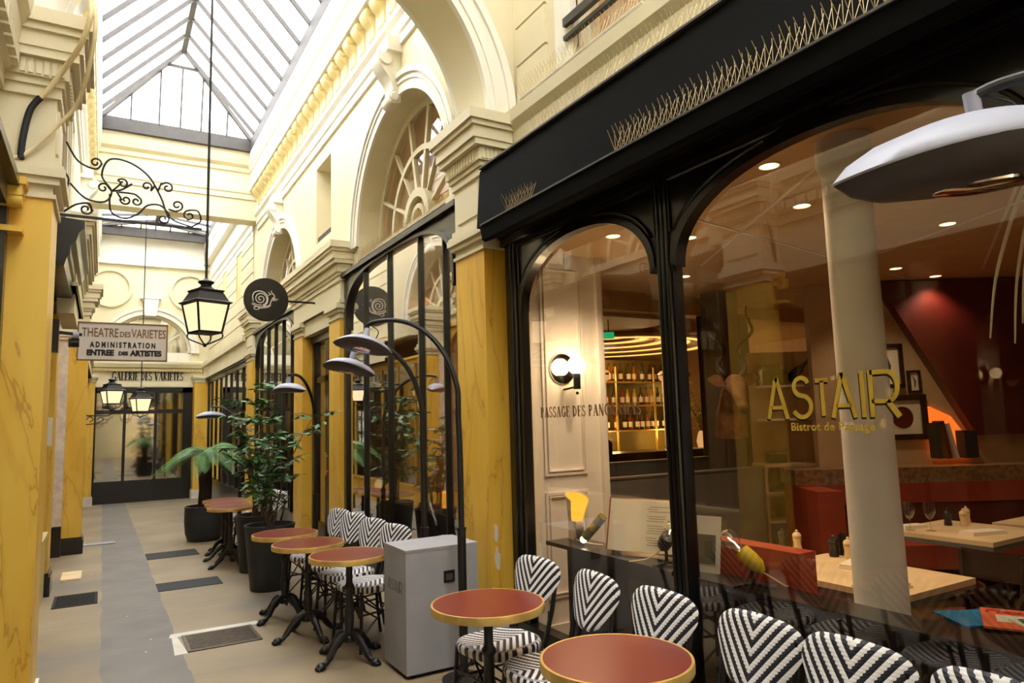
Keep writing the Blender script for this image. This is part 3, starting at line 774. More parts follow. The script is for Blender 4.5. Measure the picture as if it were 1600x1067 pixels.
# ------------------------------------------------------------------ pilasters
n_trim = [1]
def pilaster(y0, y1, side, label, ztop=3.9, attic=True, m=M_marble, base=M_gbase, impost=True, x_front=None):
    """Painted marble shaft on a plinth, with capital, attic block and impost cornice."""
    s = -1 if side == 'right' else 1
    xf = x_front if x_front is not None else (XR if side == 'right' else XL)
    xb = 2.64 if side == 'right' else -0.72
    X = lambda d: xf + s * d
    def bx(b, d, e, z0, z1):
        a, c = X(d), xb
        b.box(min(a, c), max(a, c), y0 - e, y1 + e, z0, z1)
    zb = zf((y0 + y1) / 2)
    b = MB(); bx(b, 0, 0, zb + .22, 2.9)
    o = struct(b.build('trim_%d' % n_trim[0], m, smooth=False), label); n_trim[0] += 1
    b = MB(); bx(b, .03, .025, zb - .03, zb + .2); bx(b, .015, .012, zb + .2, zb + .24); b.build('plinth', base, o, smooth=False)
    b = MB(); bx(b, .015, .015, 2.885, 2.91); bx(b, .0, .0, 2.91, 2.96); bx(b, .03, .03, 2.96, 3.0); bx(b, .055, .05, 3.0, 3.05); bx(b, .045, .04, 3.05, 3.07)
    b.build('capital', M_cream, o, smooth=False)
    if attic:
        b = MB(); bx(b, 0.0, 0.0, 3.07, ztop - .44); bx(b, .02, .02, 3.07, 3.12)
        fr = X(0.004)
        b.box(min(X(0), X(.012)), max(X(0), X(.012)), y0 + .06, y1 - .06, 3.17, ztop - .5)
        b.build('attic_block', M_cream, o, smooth=False)
    if impost:
        z = ztop - .46
        b = MB(); bx(b, .02, .02, z, z + .06); bx(b, .035, .035, z + .06, z + .1)
        bx(b, .055, .055, z + .1, z + .2)
        bx(b, .1, .09, z + .2, z + .25); bx(b, .12, .10, z + .25, z + .34); bx(b, .14, .12, z + .34, z + .38); bx(b, .16, .14, z + .38, z + .46)
        n = int((y1 - y0) / .045)
        for k in range(n):
            y = y0 + (y1 - y0) * (k + .25) / n
            a, c = X(.055), X(.063); b.box(min(a, c), max(a, c), y, y + .025, z + .11, z + .19)
        n = 6
        for k in range(n):
            x = xf + s * .02 - s * .03 * k * 1.2
            b.box(x - .012, x + .012, y0 - .064, y0 - .055, z + .11, z + .19)
        b.build('impost', M_cream, o, smooth=False)
    return o
p1 = pilaster(4.46, 4.94, 'right', 'ochre marbled pilaster beside the restaurant window', 3.92)
for (x, z, w, h, sd) in ((2.462, .80, .02, .075, 1), (2.468, .62, .024, .085, 2)):      # scraped white paint
    rnd = random.Random(sd); out = []
    for i in range(18):
        a = 2 * pi * i / 18; k = rnd.uniform(.65, 1.1); out.append((x + w * k * cos(a), z + h * k * sin(a)))
    MB().prism(out, lambda u, v, d: (u, d, v), 4.4585, 4.461).build('paint_scrape', M_signwhite, p1, smooth=False)
pilaster(8.15, 8.6, 'right', 'ochre marbled pilaster on the near side of the dark door', 3.8, attic=False, impost=False)
pilaster(9.95, 10.45, 'right', 'ochre marbled pilaster on the far side of the dark door', 3.8, attic=False, impost=False)
pilaster(13.8, 14.45, 'right', 'ochre marbled pilaster under the flat beam', 3.85)
pilaster(20.75, 21.18, 'right', 'ochre marbled corner pilaster right of the end shop', attic=False, impost=False, x_front=2.14)
pilaster(4.47, 4.95, 'left', 'large ochre marbled pilaster at the left edge', 3.92)
pilaster(8.9, 9.3, 'left', 'ochre marbled pilaster carrying a paper notice', 3.8, base=M_black, attic=False, impost=False, x_front=-.45)
pilaster(12.0, 12.4, 'left', 'ochre marbled pilaster with black plinth', 3.8, base=M_black, x_front=-.22)
pilaster(20.75, 21.18, 'left', 'ochre marbled corner pilaster left of the end shop', attic=False, impost=False, x_front=-.2)
b = MB(); b.box(-.62, -.46, 11.9, 11.98, zf(12) + .42, 2.95)
o = struct(b.build('trim_stripped_pilaster', M_marble_w, smooth=False), 'narrow pilaster stripped to white plaster')
b = MB(); b.box(-.63, -.46, 11.86, 11.97, zf(12), zf(12) + .42); b.build('plinth', M_black, o, smooth=False)
b = MB(); b.box(-.63, -.44, 11.87, 11.97, 2.95, 3.0); b.box(-.64, -.42, 11.85, 11.97, 3.0, 3.06); b.build('capital', M_white, o, smooth=False)
# blocks of plaster and impost over the door pier (right) and the left pier
for (fr, s, nm) in ((XR, -1, 'right'), (XL, 1, 'left')):
    X = lambda d: fr + s * d
    b = MB(); xb = WR + .05 if s < 0 else WL - .05
    def bx(d, e, z0, z1): b.box(min(X(d), xb), max(X(d), xb), 8.12 - e, 10.5 + e, z0, z1)
    bx(.0, .0, 3.07, 3.4); bx(.02, .02, 3.07, 3.11); bx(.02, .02, 3.34, 3.4); bx(.035, .035, 3.4, 3.44); bx(.055, .055, 3.44, 3.54)
    bx(.1, .09, 3.54, 3.59); bx(.12, .1, 3.59, 3.68); bx(.14, .12, 3.68, 3.72); bx(.16, .14, 3.72, 3.8)
    n = 60
    for k in range(n):
        y = 8.1 + 2.4 * (k + .25) / n
        b.box(min(X(.055), X(.063)), max(X(.055), X(.063)), y, y + .022, 3.45, 3.53)
    b.box(min(X(-.02), xb), max(X(-.02), xb), 8.6, 9.95, 2.86, 3.07)
    struct(b.build('trim_pier_entablature_' + nm, M_cream, smooth=False), 'plain cream entablature over the door pier')
# ------------------------------------------------------------------ shop fronts
def sarch(y0, y1, zs, h, n=28, e=2.2):
    """Flattened round-cornered head of an opening, from y0 to y1."""
    yc, w = (y0 + y1) / 2, (y1 - y0) / 2; out = []
    for i in range(n + 1):
        t = pi - pi * i / n; c, s = cos(t), sin(t)
        out.append((yc + w * (abs(c) ** (2 / e)) * (1 if c >= 0 else -1), zs + h * abs(s) ** (2 / e)))
    return out
# --- the restaurant window: three arched lights in black joinery
lights = [(2.79, 4.235), (0.96, 2.67), (-0.90, 0.84)]
XG = 2.62
FX = lambda u, v, d: (XG - d, u, v)
b = MB()
zt = 2.98; zsp, hh = 2.41, 0.42
edges = [4.44] + [e for l in lights for e in (l[1], l[0])] + [-1.05]
for (y0, y1) in lights:
    crv = sarch(y0, y1, zsp, hh)
    ya = 4.44 if y1 > 4 else y1 + .06; yb = y0 - .06 if y0 > -.5 else -1.05
    b.prism([(yb, zsp), (y0, zsp)] + crv + [(y1, zsp), (ya, zsp), (ya, zt), (yb, zt)], FX, -.04, .03)
    b.strip(sarch(y0, y1, zsp, hh), [(u + (((y0 + y1) / 2) - u) * .05, v - .03) for u, v in crv], FX, -.02, .05)
for (ya, yb) in ((4.235, 4.44), (2.67, 2.79), (0.84, 0.96), (-1.05, -.9)):
    b.box(XG - .03, XG + .04, ya, yb, zf(3) - .02, zsp)
b.box(XG - .05, XG + .04, -1.05, 4.44, zf(3) - .03, .2)
b.box(XG - .07, XG + .04, -1.05, 4.44, 2.9, 3.0); b.box(XG - .1, XG + .04, -1.05, 4.44, 2.955, 3.0)
win1 = struct(b.build('window_1', M_black, angle=30), 'black three-light restaurant window with arched heads')
b = MB()
for yc in (4.30, 4.35, 2.73, 0.90, -.97):
    for dy in (-.034, 0, .034) if yc < 4 else (0,):
        b.cyl((XG - .035, yc + dy, .2), (XG - .035, yc + dy, 2.9), .015, n=8)
for (y0, y1) in lights:            # raised mouldings in the spandrels
    yc = (y0 + y1) / 2
    for s in (-1, 1):
        ye = y0 if s < 0 else y1
        p = [(XG - .035, ye, 2.58), (XG - .035, ye, 2.87), (XG - .035, yc + s * .12, 2.87)]
        q = [(XG - .035, u, v + .03) for u, v in sarch(y0, y1, zsp, hh) if (u - yc) * s > .12 and v > 2.55]
        if s < 0: q = list(reversed(q))
        q = sorted(q, key=lambda a: abs(a[1] - yc))
        b.tube(p + q, .011, n=6, closed=True)
b.build('mouldings', M_black, win1)
for i, (y0, y1) in enumerate(lights):
    MB().prism([(y0 - .01, .19), (y1 + .01, .19), (y1 + .01, zsp)] + list(reversed(sarch(y0, y1, zsp, hh + .01))) + [(y0 - .01, zsp)], FX, -.004, .0).build('pane', G_shop, win1, smooth=False)
# lettering on the glass
xg = XG - .004
me, tot = stroke_text('ASTAIR', DECO, .185, sx=.86, gap=.05, depth=.004, thick=1.0)
sc = .62 / tot; me.transform(Matrix.Diagonal((sc, 1, 1, 1)))
me2 = me.copy()
place_mesh(me, 'lettering_gold', M_gold, win1, (xg, 1.83, 1.665), (0, -1, 0), (0, 0, 1))['label'] = 'gold shop lettering'
place_mesh(me2, 'lettering_shadow', M_ink, win1, (xg + .0035, 1.837, 1.657), (0, -1, 0), (0, 0, 1))
me = text_mesh('Bistrot de Passage', .05, .0012, .0005, 1.05)
place_mesh(me, 'lettering_small', M_gold, win1, (xg, 1.83, 1.535), (0, -1, 0), (0, 0, 1))
me, tot = stroke_text('PASSAGE DES PANORAMAS', SERIF, .07, sx=.72, gap=.1, depth=.002, thick=1.0)
sc = 1.04 / tot; me.transform(Matrix.Diagonal((sc, 1, 1, 1)))
place_mesh(me, 'lettering_serif', M_brownlet, win1, (xg, 3.53, 1.648), (0, -1, 0), (0, 0, 1))

# --- black awning box above it
t = thing('awning_box', 'long black folded awning box above the restaurant window', 'awning', (2.45, 1.6, 3.0))
T3 = lambda u, v, d: (u - 2.45, d - 1.6, v - 3.0)
b = MB(); b.prism([(2.63, 3.455), (2.36, 3.45), (2.345, 3.43), (2.31, 3.0), (2.6, 3.0), (2.63, 3.01)], T3, -3.6, 4.36)
b.build('cassette', M_awn, t, smooth=False)
b = MB(); b.prism([(2.34, 3.0), (2.24, 2.965), (2.235, 2.95), (2.25, 2.86), (2.275, 2.85), (2.6, 2.985), (2.6, 3.0)], T3, -3.6, 4.17)
b.build('front_bar', M_awn, t, smooth=False)
b = MB(); b.box(-.125, -.075, -5.2, 2.74, .44, .452); b.box(-.225, -.19, -5.2, 2.55, -.045, -.034)
b.build('ledge_strip', M_lead, t, smooth=False)
# bird spikes: strips of wires standing on the ledges
def spike_strip(seed, L=.34, n=9, h=.15):
    rnd = random.Random(seed)
    s = MB(); w = MB()
    s.box(-.012, .012, -L / 2, L / 2, 0, .008)
    for k in range(n):
        y = -L / 2 + L * (k + .5) / n
        s.ball((0, y, .008), .009, .012, .007, 8, 5)
        for (lx, ly) in ((0, 0), (-.6, .12), (.55, -.1)):
            hh = h * (1 + rnd.uniform(-.05, .05)); jx, jy = rnd.uniform(-.06, .06), rnd.uniform(-.06, .06)
            w.cyl((0, y, .008), (hh * (lx + jx) * .55, y + hh * (ly + jy), hh * .92), .0013, n=5)
    return s, w
def place_spikes(x, z, y1, y0, label, group, h=.15, seed=0):
    s, w = spike_strip(seed, h=h)
    t0 = None; y = y1 - .17; k = 0
    while y > y0:
        if t0 is None:
            t0 = thing('bird_spike_strip', label, 'bird spikes', (x, y, z), 0, group)
            s.build('base', M_spikebase, t0, smooth=False); w.build('wires', M_spike, t0)
        else:
            dup(t0, (x, y, z), 0)
        y -= .345; k += 1
place_spikes(2.385, 3.452, 3.66, -.1, 'row of wire bird spikes along the top edge of the black awning box', 'bird spikes on the awning top', .16, 1)
place_spikes(2.262, 2.968, 3.86, 3.4, 'short tangled row of wire bird spikes at the far end of the awning front bar', 'bird spikes at the end of the awning bar', .12, 2)
place_spikes(2.262, 2.968, 2.72, .6, 'row of wire bird spikes along the lower front bar of the black awning', 'bird spikes on the awning bar', .14, 3)
place_spikes(2.62, 3.985, 4.2, 2.9, 'faint row of wire bird spikes on the cream ledge under the upper window', 'bird spikes on the cream string course', .13, 4)
place_spikes(2.36, 3.915, 5.0, 4.5, 'wire bird spikes on the impost where the big arch lands', 'bird spikes on the impost', .13, 5)
place_spikes(2.52, 3.5, 7.75, 5.35, 'row of wire bird spikes on the sill of the near lunette window', 'bird spikes on the lunette sill', .12, 6)

# --- dark glazed front of the second bay
def front2(no, y0, y1, x, side, mull, zs=2.75, h=.62, label='', ztop=3.42, curve=True, pm=None, fm=None):
    s = -1 if side == 'right' else 1
    fn = lambda u, v, d: (x + s * d, u, v)
    b = MB(); zb = zf((y0 + y1) / 2) - .03
    a0, a1 = y0 + .09, y1 - .09
    if curve:
        crv = sarch(a0, a1, zs, h, 36, 3.2)
        b.prism([(y0, zs), (a0, zs)] + crv + [(a1, zs), (y1, zs), (y1, ztop), (y0, ztop)], fn, -.03, .03)
        b.strip(crv, [(u + ((a0 + a1) / 2 - u) * .02, v - .03) for u, v in crv], fn, -.01, .05)
    else:
        b.prism([(y0, ztop - .15), (y1, ztop - .15), (y1, ztop), (y0, ztop)], fn, -.03, .03); zs = ztop - .15
    for (p, q) in ((y0, a0), (a1, y1)): b.prism([(p, zb), (q, zb), (q, zs), (p, zs)], fn, -.03, .03)
    b.prism([(y0, zb), (y1, zb), (y1, .32), (y0, .32)], fn, -.03, .03)
    b.prism([(y0, .28), (y1, .28), (y1, .33), (y0, .33)], fn, .03, .05)
    b.prism([(y0, ztop - .05), (y1, ztop - .05), (y1, ztop), (y0, ztop)], fn, .03, .08)
    for y in mull:
        e = zs
        if curve:
            u = min(1, abs(y - (a0 + a1) / 2) / ((a1 - a0) / 2)); e = zs + h * (1 - u ** 3.2) ** (1 / 3.2)
        b.prism([(y - .011, .3), (y + .011, .3), (y + .011, e + .02), (y - .011, e + .02)], fn, -.02, .03)
    w = struct(b.build('window_%d' % no, fm or M_black, angle=30), label)
    head = list(reversed(sarch(a0, a1, zs, h + .01, 36, 3.2))) if curve else [(a1, zs), (a0, zs)]
    MB().prism([(a0, .3), (a1, .3)] + head, fn, -.004, .0).build('pane', pm or G_shop, w, smooth=False)
    return w
G_shop1b = glass('shop_window_glass_side', (246, 242, 236), 3.6)
front2(4, 4.96, 8.14, 2.5, 'right', (5.3, 5.84, 6.64, 7.4), label='tall dark window of the restaurant beyond the ochre pilaster', pm=G_shop1b)
G_shop2 = glass('shop_window_glass_far', (236, 230, 220), 2.2)
front2(5, 10.47, 13.8, 2.5, 'right', (10.9, 11.5, 12.1, 12.7, 13.3), label='thin-barred dark window of the third bay', pm=G_shop2)
front2(6, 14.47, 20.72, 2.5, 'right', (15.2, 16, 16.8, 17.6, 18.4, 19.2, 20), label='black shop front of the end bay', curve=False, ztop=3.0, pm=G_shop2)
front2(7, 4.97, 8.88, -.62, 'left', (5.7, 6.5, 7.3, 8.1), label='shop window on the left behind the big pilaster', pm=G_shop2)
front2(8, 9.32, 11.86, -.62, 'left', (9.9, 10.6, 11.3), label='ochre framed shop window on the left beyond the notice', pm=G_shop2, fm=M_marble)
front2(9, 12.42, 20.7, -.62, 'left', (13.5, 14.5, 15.5, 16.5, 17.5, 18.5, 19.5), label='ochre framed shop fronts at the far left', curve=False, ztop=3.0, pm=G_shop2, fm=M_marble)
front2(10, -4.0, 4.45, -.5, 'left', (-2.8, -1.4, 0.0, 1.2, 2.2, 3.2), label='dark shop front on the near left', curve=False, ztop=2.95, pm=G_shop2)
# lintels over the far fronts
for (x0, x1, nm) in ((2.4, 2.6, 'right'), (-.46, -.3, 'left')):
    b = MB(); b.box(x0, x1, 14.45, 21.18, 2.98, 3.42); b.box(x0 - .06, x1 + .06, 14.45, 21.18, 3.32, 3.44); b.box(x0 - .02, x1 + .02, 14.45, 21.18, 2.98, 3.05)
    struct(b.build('trim_far_lintel_' + nm, M_cream, smooth=False))
# dim rooms behind the other fronts
b = MB()
b.box(4.2, 4.3, 10.2, 21.2, -.3, 3.4); b.box(2.6, 4.3, 10.2, 10.3, -.3, 3.4); b.box(2.6, 4.3, 21.1, 21.2, -.3, 3.4); b.box(2.6, 4.3, 10.2, 21.2, 3.42, 3.5); b.box(2.66, 4.3, 10.2, 21.2, -.35, -.28)
struct(b.build('wall_shops_right', M_shopin, smooth=False))
b = MB()
b.box(-1.9, -1.8, -4.2, 21.2, -.3, 3.4); b.box(-1.9, -.5, 21.1, 21.2, -.3, 3.4); b.box(-1.9, -.56, -4.2, -4.1, -.3, 3.4)
b.box(-1.9, -.56, -4.2, 21.2, 3.36, 3.42); b.box(-1.9, -.75, -4.2, 21.2, -.38, -.3)
struct(b.build('wall_shops_left', M_shopin, smooth=False))

# --- dark door between the two slim pilasters
b = MB(); zb = zf(9.3)
b.box(2.56, 2.66, 8.6, 8.7, zb, 2.88); b.box(2.56, 2.66, 9.85, 9.95, zb, 2.88); b.box(2.54, 2.66, 8.6, 9.95, 2.76, 2.9)
b.box(2.58, 2.64, 8.7, 9.25, zb, .3); b.box(2.58, 2.64, 9.29, 9.85, zb, .3)
for y in (8.7, 9.2, 9.29, 9.78): b.box(2.58, 2.64, y, y + .07, zb, 2.76)
b.box(2.58, 2.64, 8.7, 9.85, 2.2, 2.28)
d = struct(b.build('door_1', M_black, smooth=False), 'black glazed double door between slim ochre pilasters')
MB().box(2.605, 2.61, 8.7, 9.85, .3, 2.76).build('pane', G_shop, d)
h = MB(); h.cyl((2.55, 9.22, .95), (2.55, 9.22, 1.25), .012, n=10); h.cyl((2.55, 9.22, 1.0), (2.59, 9.22, 1.0), .008); h.cyl((2.55, 9.22, 1.2), (2.59, 9.22, 1.2), .008); h.build('door_handle', M_brass, d)

# --- left side: black moulded shop cornice and timber strips
b = MB()
pr = [(-.62, 3.02), (-.33, 3.02), (-.31, 3.1), (-.29, 3.12), (-.29, 3.2), (-.25, 3.24), (-.23, 3.32), (-.19, 3.36), (-.19, 3.43), (-.62, 3.46)]
b.prism(pr, lambda u, v, d: (u, d, v), 6.9, 8.9)
t = tag(b.build('shop_cornice', M_black, smooth=False), 'black moulded shop cornice high on the left wall', 'cornice')
b = MB(); b.box(-.62, -.47, 5.1, 8.8, zf(6) - .06, .55); b.box(-.62, -.45, 5.1, 8.8, .55, .59)
struct(b.build('trim_stall_riser_left', M_cream_b, smooth=False))
# ------------------------------------------------------------------ bistro chairs
def make_chair():
    t = thing('bistro_chair', 'tmp', 'chair')
    # faces -X; seat top at 0.455
    W_, D_, sh = .205, .205, .455
    def sup(a, rx, ry, e=2.8):
        c, s = cos(a), sin(a)
        return rx * abs(c) ** (2 / e) * (1 if c >= 0 else -1), ry * abs(s) ** (2 / e) * (1 if s >= 0 else -1)
    n = 40
    rings = [(1.0, -.045), (1.02, -.03), (1.02, -.012), (.985, 0.0), (.93, .004), (.6, -.004), (.3, -.007), (.02, -.008)]
    b = MB(); vs = []; uvs = []
    for j, (k, dz) in enumerate(rings):
        for i in range(n):
            a = 2 * pi * i / n; x, y = sup(a, D_ * k, W_ * k)
            y *= 1 - .12 * (x / D_ + 1) / 2
            vs.append((x, y, sh + dz)); 
            if j < 4: uvs.append((0.0, a * .205 * 1.0))
            else: uvs.append((y, -x))
    fs = [(j * n + i, j * n + (i + 1) % n, (j + 1) * n + (i + 1) % n, (j + 1) * n + i) for j in range(len(rings) - 1) for i in range(n)]
    b.add(vs, fs); b.uv = dict(enumerate(uvs))
    b.build('seat', M_weave_s, t, angle=50)
    MB().lathe([(.18, sh - .055), (.19, sh - .045), (.19, sh - .03), (.18, sh - .02)], n=28).build('seat_underframe', M_rattan_dark, t)
    # back: a shield that narrows downwards, slightly dished and reclined
    def back(front):
        def f(u, v):
            # v 0..1 bottom to top; u -1..1
            uu = u * 2 - 1
            hz = .125 + .268 * v
            w = (.08 + .118 * min(1, v / .62) ** .75)
            topc = 1 - max(0, (v - .72) / .28) ** 2.6 * .34
            botc = 1 - max(0, (.16 - v) / .16) ** 2 * .5
            y = uu * w * topc * botc
            z = sh + hz - .012 * (uu * uu) * v
            x = D_ - .005 + .075 * v - .05 * (1 - (y / .21) ** 2) * .5 + .018
            off = .013 * (1 - abs(uu) ** 6) * (1 - abs(2 * v - 1) ** 8) ** .5 if True else 0
            return (x - off if front else x + off, y, z)
        return f
    b = MB()
    for fr in (True, False):
        g = back(fr)
        b.grid(g, 16, 22, lambda u, v, g=g: (g(u, v)[1], g(u, v)[2]))
    b.build('backrest', M_weave, t, angle=60)
    # legs and bracing in black rattan
    for s in (-1, 1):
        MB().tube([(-.165, s * .155, sh - .03), (-.178, s * .168, .2), (-.19, s * .178, 0)], .0125, n=8).build('leg', M_rattan_dark, t)
        MB().tube([(.27, s * .165, sh + .33), (.235, s * .16, sh + .14), (.185, s * .15, sh - .03), (.21, s * .16, .2), (.245, s * .17, 0)], .0125, n=8).build('leg', M_rattan_dark, t)
    b = MB()
    for s in (-1, 1):
        b.tube([(-.172, s * .162, .26), (.2, s * .157, .26)], .008, n=6)
        b.tube([(-.168, s * .158, .41), (.0, s * .16, .27), (.19, s * .152, .41)], .007, n=6)
        b.tube([(-.185, s * .174, .1), (.0, s * .165, .25)], .007, n=6); b.tube([(.225, s * .164, .1), (.0, s * .165, .25)], .007, n=6)
    b.tube([(-.175, -.165, .22), (-.168, 0, .40), (-.175, .165, .22)], .007, n=6)
    b.tube([(-.172, -.16, .3), (-.172, .16, .3)], .008, n=6)
    b.tube([(.2, -.158, .24), (.2, .158, .24)], .008, n=6)
    b.build('stretcher', M_rattan_dark, t)
    for s in (-1, 1):
        MB().tube([(.25, s * .12, sh + .12), (.23, s * .13, sh + .02), (.19, s * .14, sh - .04)], .010, n=6).build('back_stay', M_rattan_dark, t)
    return t
CH0 = make_chair(); _used = [0]
def chair(x, y, rz, label, group):
    if not _used[0]:
        _used[0] = 1; CH0.location = (x, y, zf(y)); CH0.rotation_euler = (0, 0, rz); CH0['label'] = label; CH0['group'] = group; return CH0
    return dup(CH0, (x, y, zf(y)), rz, label, group)
g = 'woven chairs in front of the restaurant window'
for (y, rz, lb) in ((3.34, .12, 'black and white woven bistro chair behind the farther near table, beside the ochre pilaster'),
                    (2.85, -.06, 'woven bistro chair second from the ochre pilaster, its seat half hidden by the biggest table'),
                    (2.345, .04, 'black and white woven bistro chair directly behind the biggest round table'),
                    (1.845, .0, 'black and white woven bistro chair just right of the biggest table'),
                    (1.45, .03, 'black and white woven bistro chair cropped by the bottom edge, second from the right corner'),
                    (1.03, .0, 'woven bistro chair of which only the top shows in the bottom right corner')):
    chair(1.85, y, rz, lb, g)
g = 'woven chairs beyond the grey menu cabinet'
for (y, rz, lb) in ((6.75, .30, 'woven chair farthest from the grey cabinet, beside the taller charcoal planters'),
                    (6.25, .38, 'woven chair second from the charcoal planters in the middle group'),
                    (5.74, .33, 'woven chair third from the charcoal planters, behind the middle round table'),
                    (5.24, .30, 'woven chair mostly hidden behind the grey menu cabinet')):
    chair(1.77, y, rz, lb, g)
g = 'woven chairs by the tree fern'
for (y, lb) in ((9.75, 'distant woven chair next to the ficus planters'), (10.3, 'distant woven chair in the middle of the trio by the tree fern'), (10.85, 'distant woven chair closest to the tree fern')):
    chair(1.84, y, .32, lb, g)

# ------------------------------------------------------------------ round pedestal tables
def make_table():
    t = thing('bistro_table', 'tmp', 'table')
    H = .72; r = .277
    MB().lathe([(r - .012, H - .034), (r - .006, H - .030), (r - .006, H - .0005), (0.001, H)], n=64).build('tabletop', M_top, t, angle=50)
    MB().lathe([(r - .01, H - .036), (r + .002, H - .036), (r + .003, H - .01), (r + .001, H), (r - .006, H + .0015), (r - .009, H + .0005)], n=64, cap=False).build('brass_rim', M_brass, t, angle=50)
    b = MB(); b.lathe([(.03, .12), (.05, .13), (.052, .16), (.035, .18), (.028, .2), (.034, .24), (.034, .3), (.03, .31), (.036, .33), (.03, .35), (.026, .36), (.026, .47), (.036, .485), (.036, .5), (.026, .515), (.023, .53), (.023, .66), (.04, .68)], n=20)
    b.lathe([(.04, .67), (.13, .68), (.13, .686), (.04, .69)], n=20)
    b.build('pedestal', M_cast, t)
    for k in range(4):
        a = pi / 2 * k + .35; c, s = cos(a), sin(a)
        pts = [(0.02, .17), (.07, .165), (.13, .12), (.18, .06), (.215, .032), (.25, .03)]
        q = MB().tube(smoothpts([(x * c, x * s, z) for x, z in pts], 4), [.03] * 8 + [.024] * 5 + [.02] * 8, n=8)
        lg = q.build('leg', M_cast, t); q = MB()
        q.ball((.25 * c, .25 * s, .026), .034, .034, .026, 12, 8)
        for dd in (-.5, 0, .5):
            q.ball((.25 * c + .03 * cos(a + dd), .25 * s + .03 * sin(a + dd), .016), .014, .014, .016, 8, 6)
        q.build('claw_foot', M_cast, lg)
    return t
TB0 = make_table(); _ut = [0]
def table(x, y, rz, label, group):
    if not _ut[0]:
        _ut[0] = 1; TB0.location = (x, y, zf(y)); TB0.rotation_euler = (0, 0, rz); TB0['label'] = label; TB0['group'] = group; return
    dup(TB0, (x, y, zf(y)), rz, label, group)
g = 'round burgundy tables'
table(1.64, 2.09, 0, 'biggest round burgundy table with brass rim, at the bottom of the picture', g)
table(1.655, 3.10, .3, 'round burgundy table with brass rim just right of the grey cabinet', g)
table(1.54, 4.955, .1, 'round burgundy table with brass rim left of the grey cabinet, partly hidden by it', g)
table(1.44, 5.70, -.1, 'round burgundy table with brass rim in the middle of the trio before the planters', g)
table(1.42, 6.42, .2, 'round burgundy table with brass rim right in front of the charcoal planters', g)
table(1.42, 9.42, .1, 'distant round table beside the taller planter, nearest of its trio', g)
table(1.46, 9.98, -.2, 'distant round table in the middle of the trio by the tree fern', g)
table(1.50, 10.56, .2, 'distant round table closest to the tree fern pot', g)

# ------------------------------------------------------------------ grey menu cabinet
zc = zf(4.5)
t = thing('menu_cabinet', 'pale grey square cabinet standing among the tables', 'cabinet', (1.98, 4.5, zc), 0)
b = MB(); b.box(-.27, .25, -.19, .21, .03, .79); b.box(-.272, .252, -.192, .212, .79, .805); b.build('body', M_conc, t, smooth=False)
b = MB(); b.box(-.22, .22, -.16, .16, 0.005, .03); b.build('recessed_base', M_blackm, t, smooth=False)
b = MB(); b.box(-.004, .075, -.1965, -.19, .57, .645); b.build('socket_cover', M_blackm, t, smooth=False)
b = MB(); b.box(.012, .058, -.199, -.1965, .585, .625); b.build('socket_plate', M_tin, t, smooth=False)
me, tot = stroke_text('ASTAIR', DECO, .075, sx=.86, gap=.05, depth=.001, thick=.6)
place_mesh(me, 'lettering', M_lead, t, (-.2705, .0, .555), (0, -1, 0), (0, 0, 1))

# ------------------------------------------------------------------ arc lamps (outdoor heaters with leaf-shaped heads)
def leaf_head(t, c, ang, L=.42, Wd=.24, tilt=0.0, roll=0.0):
    """Pointed oval dish: pale domed top, dark underside, bulb glass below."""
    rt = Matrix.Rotation(ang, 3, 'Z') @ Matrix.Rotation(tilt, 3, 'Y') @ Matrix.Rotation(roll, 3, 'X')
    def P(u, v, z): return Vector(c) + rt @ Vector((u, v, z))
    def out(a):
        cc, ss = cos(a), sin(a)
        return L / 2 * abs(cc) ** .9 * (1 if cc >= 0 else -1), Wd / 2 * abs(ss) ** 1.5 * (1 if ss >= 0 else -1)
    n = 40
    def dome(zs, nm, m, close):
        vs = []; 
        for (k, z) in zs:
            for i in range(n):
                u, v = out(2 * pi * i / n); vs.append(P(u * k, v * k, z - .03 * (u * k / (L / 2)) ** 2))
        fs = [(j * n + i, j * n + (i + 1) % n, (j + 1) * n + (i + 1) % n, (j + 1) * n + i) for j in range(len(zs) - 1) for i in range(n)]
        fs.append(tuple(range((len(zs) - 1) * n, len(zs) * n)))
        return MB().add(vs, fs).build(nm, m, close, angle=50)
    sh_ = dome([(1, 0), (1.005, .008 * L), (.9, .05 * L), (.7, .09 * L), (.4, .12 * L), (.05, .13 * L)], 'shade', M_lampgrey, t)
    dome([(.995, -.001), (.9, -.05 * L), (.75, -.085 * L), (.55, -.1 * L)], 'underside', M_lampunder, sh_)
    b = MB(); vs = []
    for (k, z) in ((.5, -.095 * L), (.48, -.11 * L), (.3, -.12 * L), (.05, -.122 * L)):
        for i in range(20):
            a = 2 * pi * i / 20; vs.append(P(L * .3 * k * cos(a) * 1.2, Wd * .42 * k * sin(a), z))
    fs = [(j * 20 + i, j * 20 + (i + 1) % 20, (j + 1) * 20 + (i + 1) % 20, (j + 1) * 20 + i) for j in range(3) for i in range(20)]
    fs.append(tuple(range(60, 80)))
    b.add(vs, fs).build('reflector', M_chrome, sh_, angle=50)
    b = MB(); b.cyl(P(0, 0, .12 * L), P(0, 0, .12 * L + .07), .02, n=14); b.build('neck', M_lampgrey, t)
    return P(0, 0, .12 * L + .07)
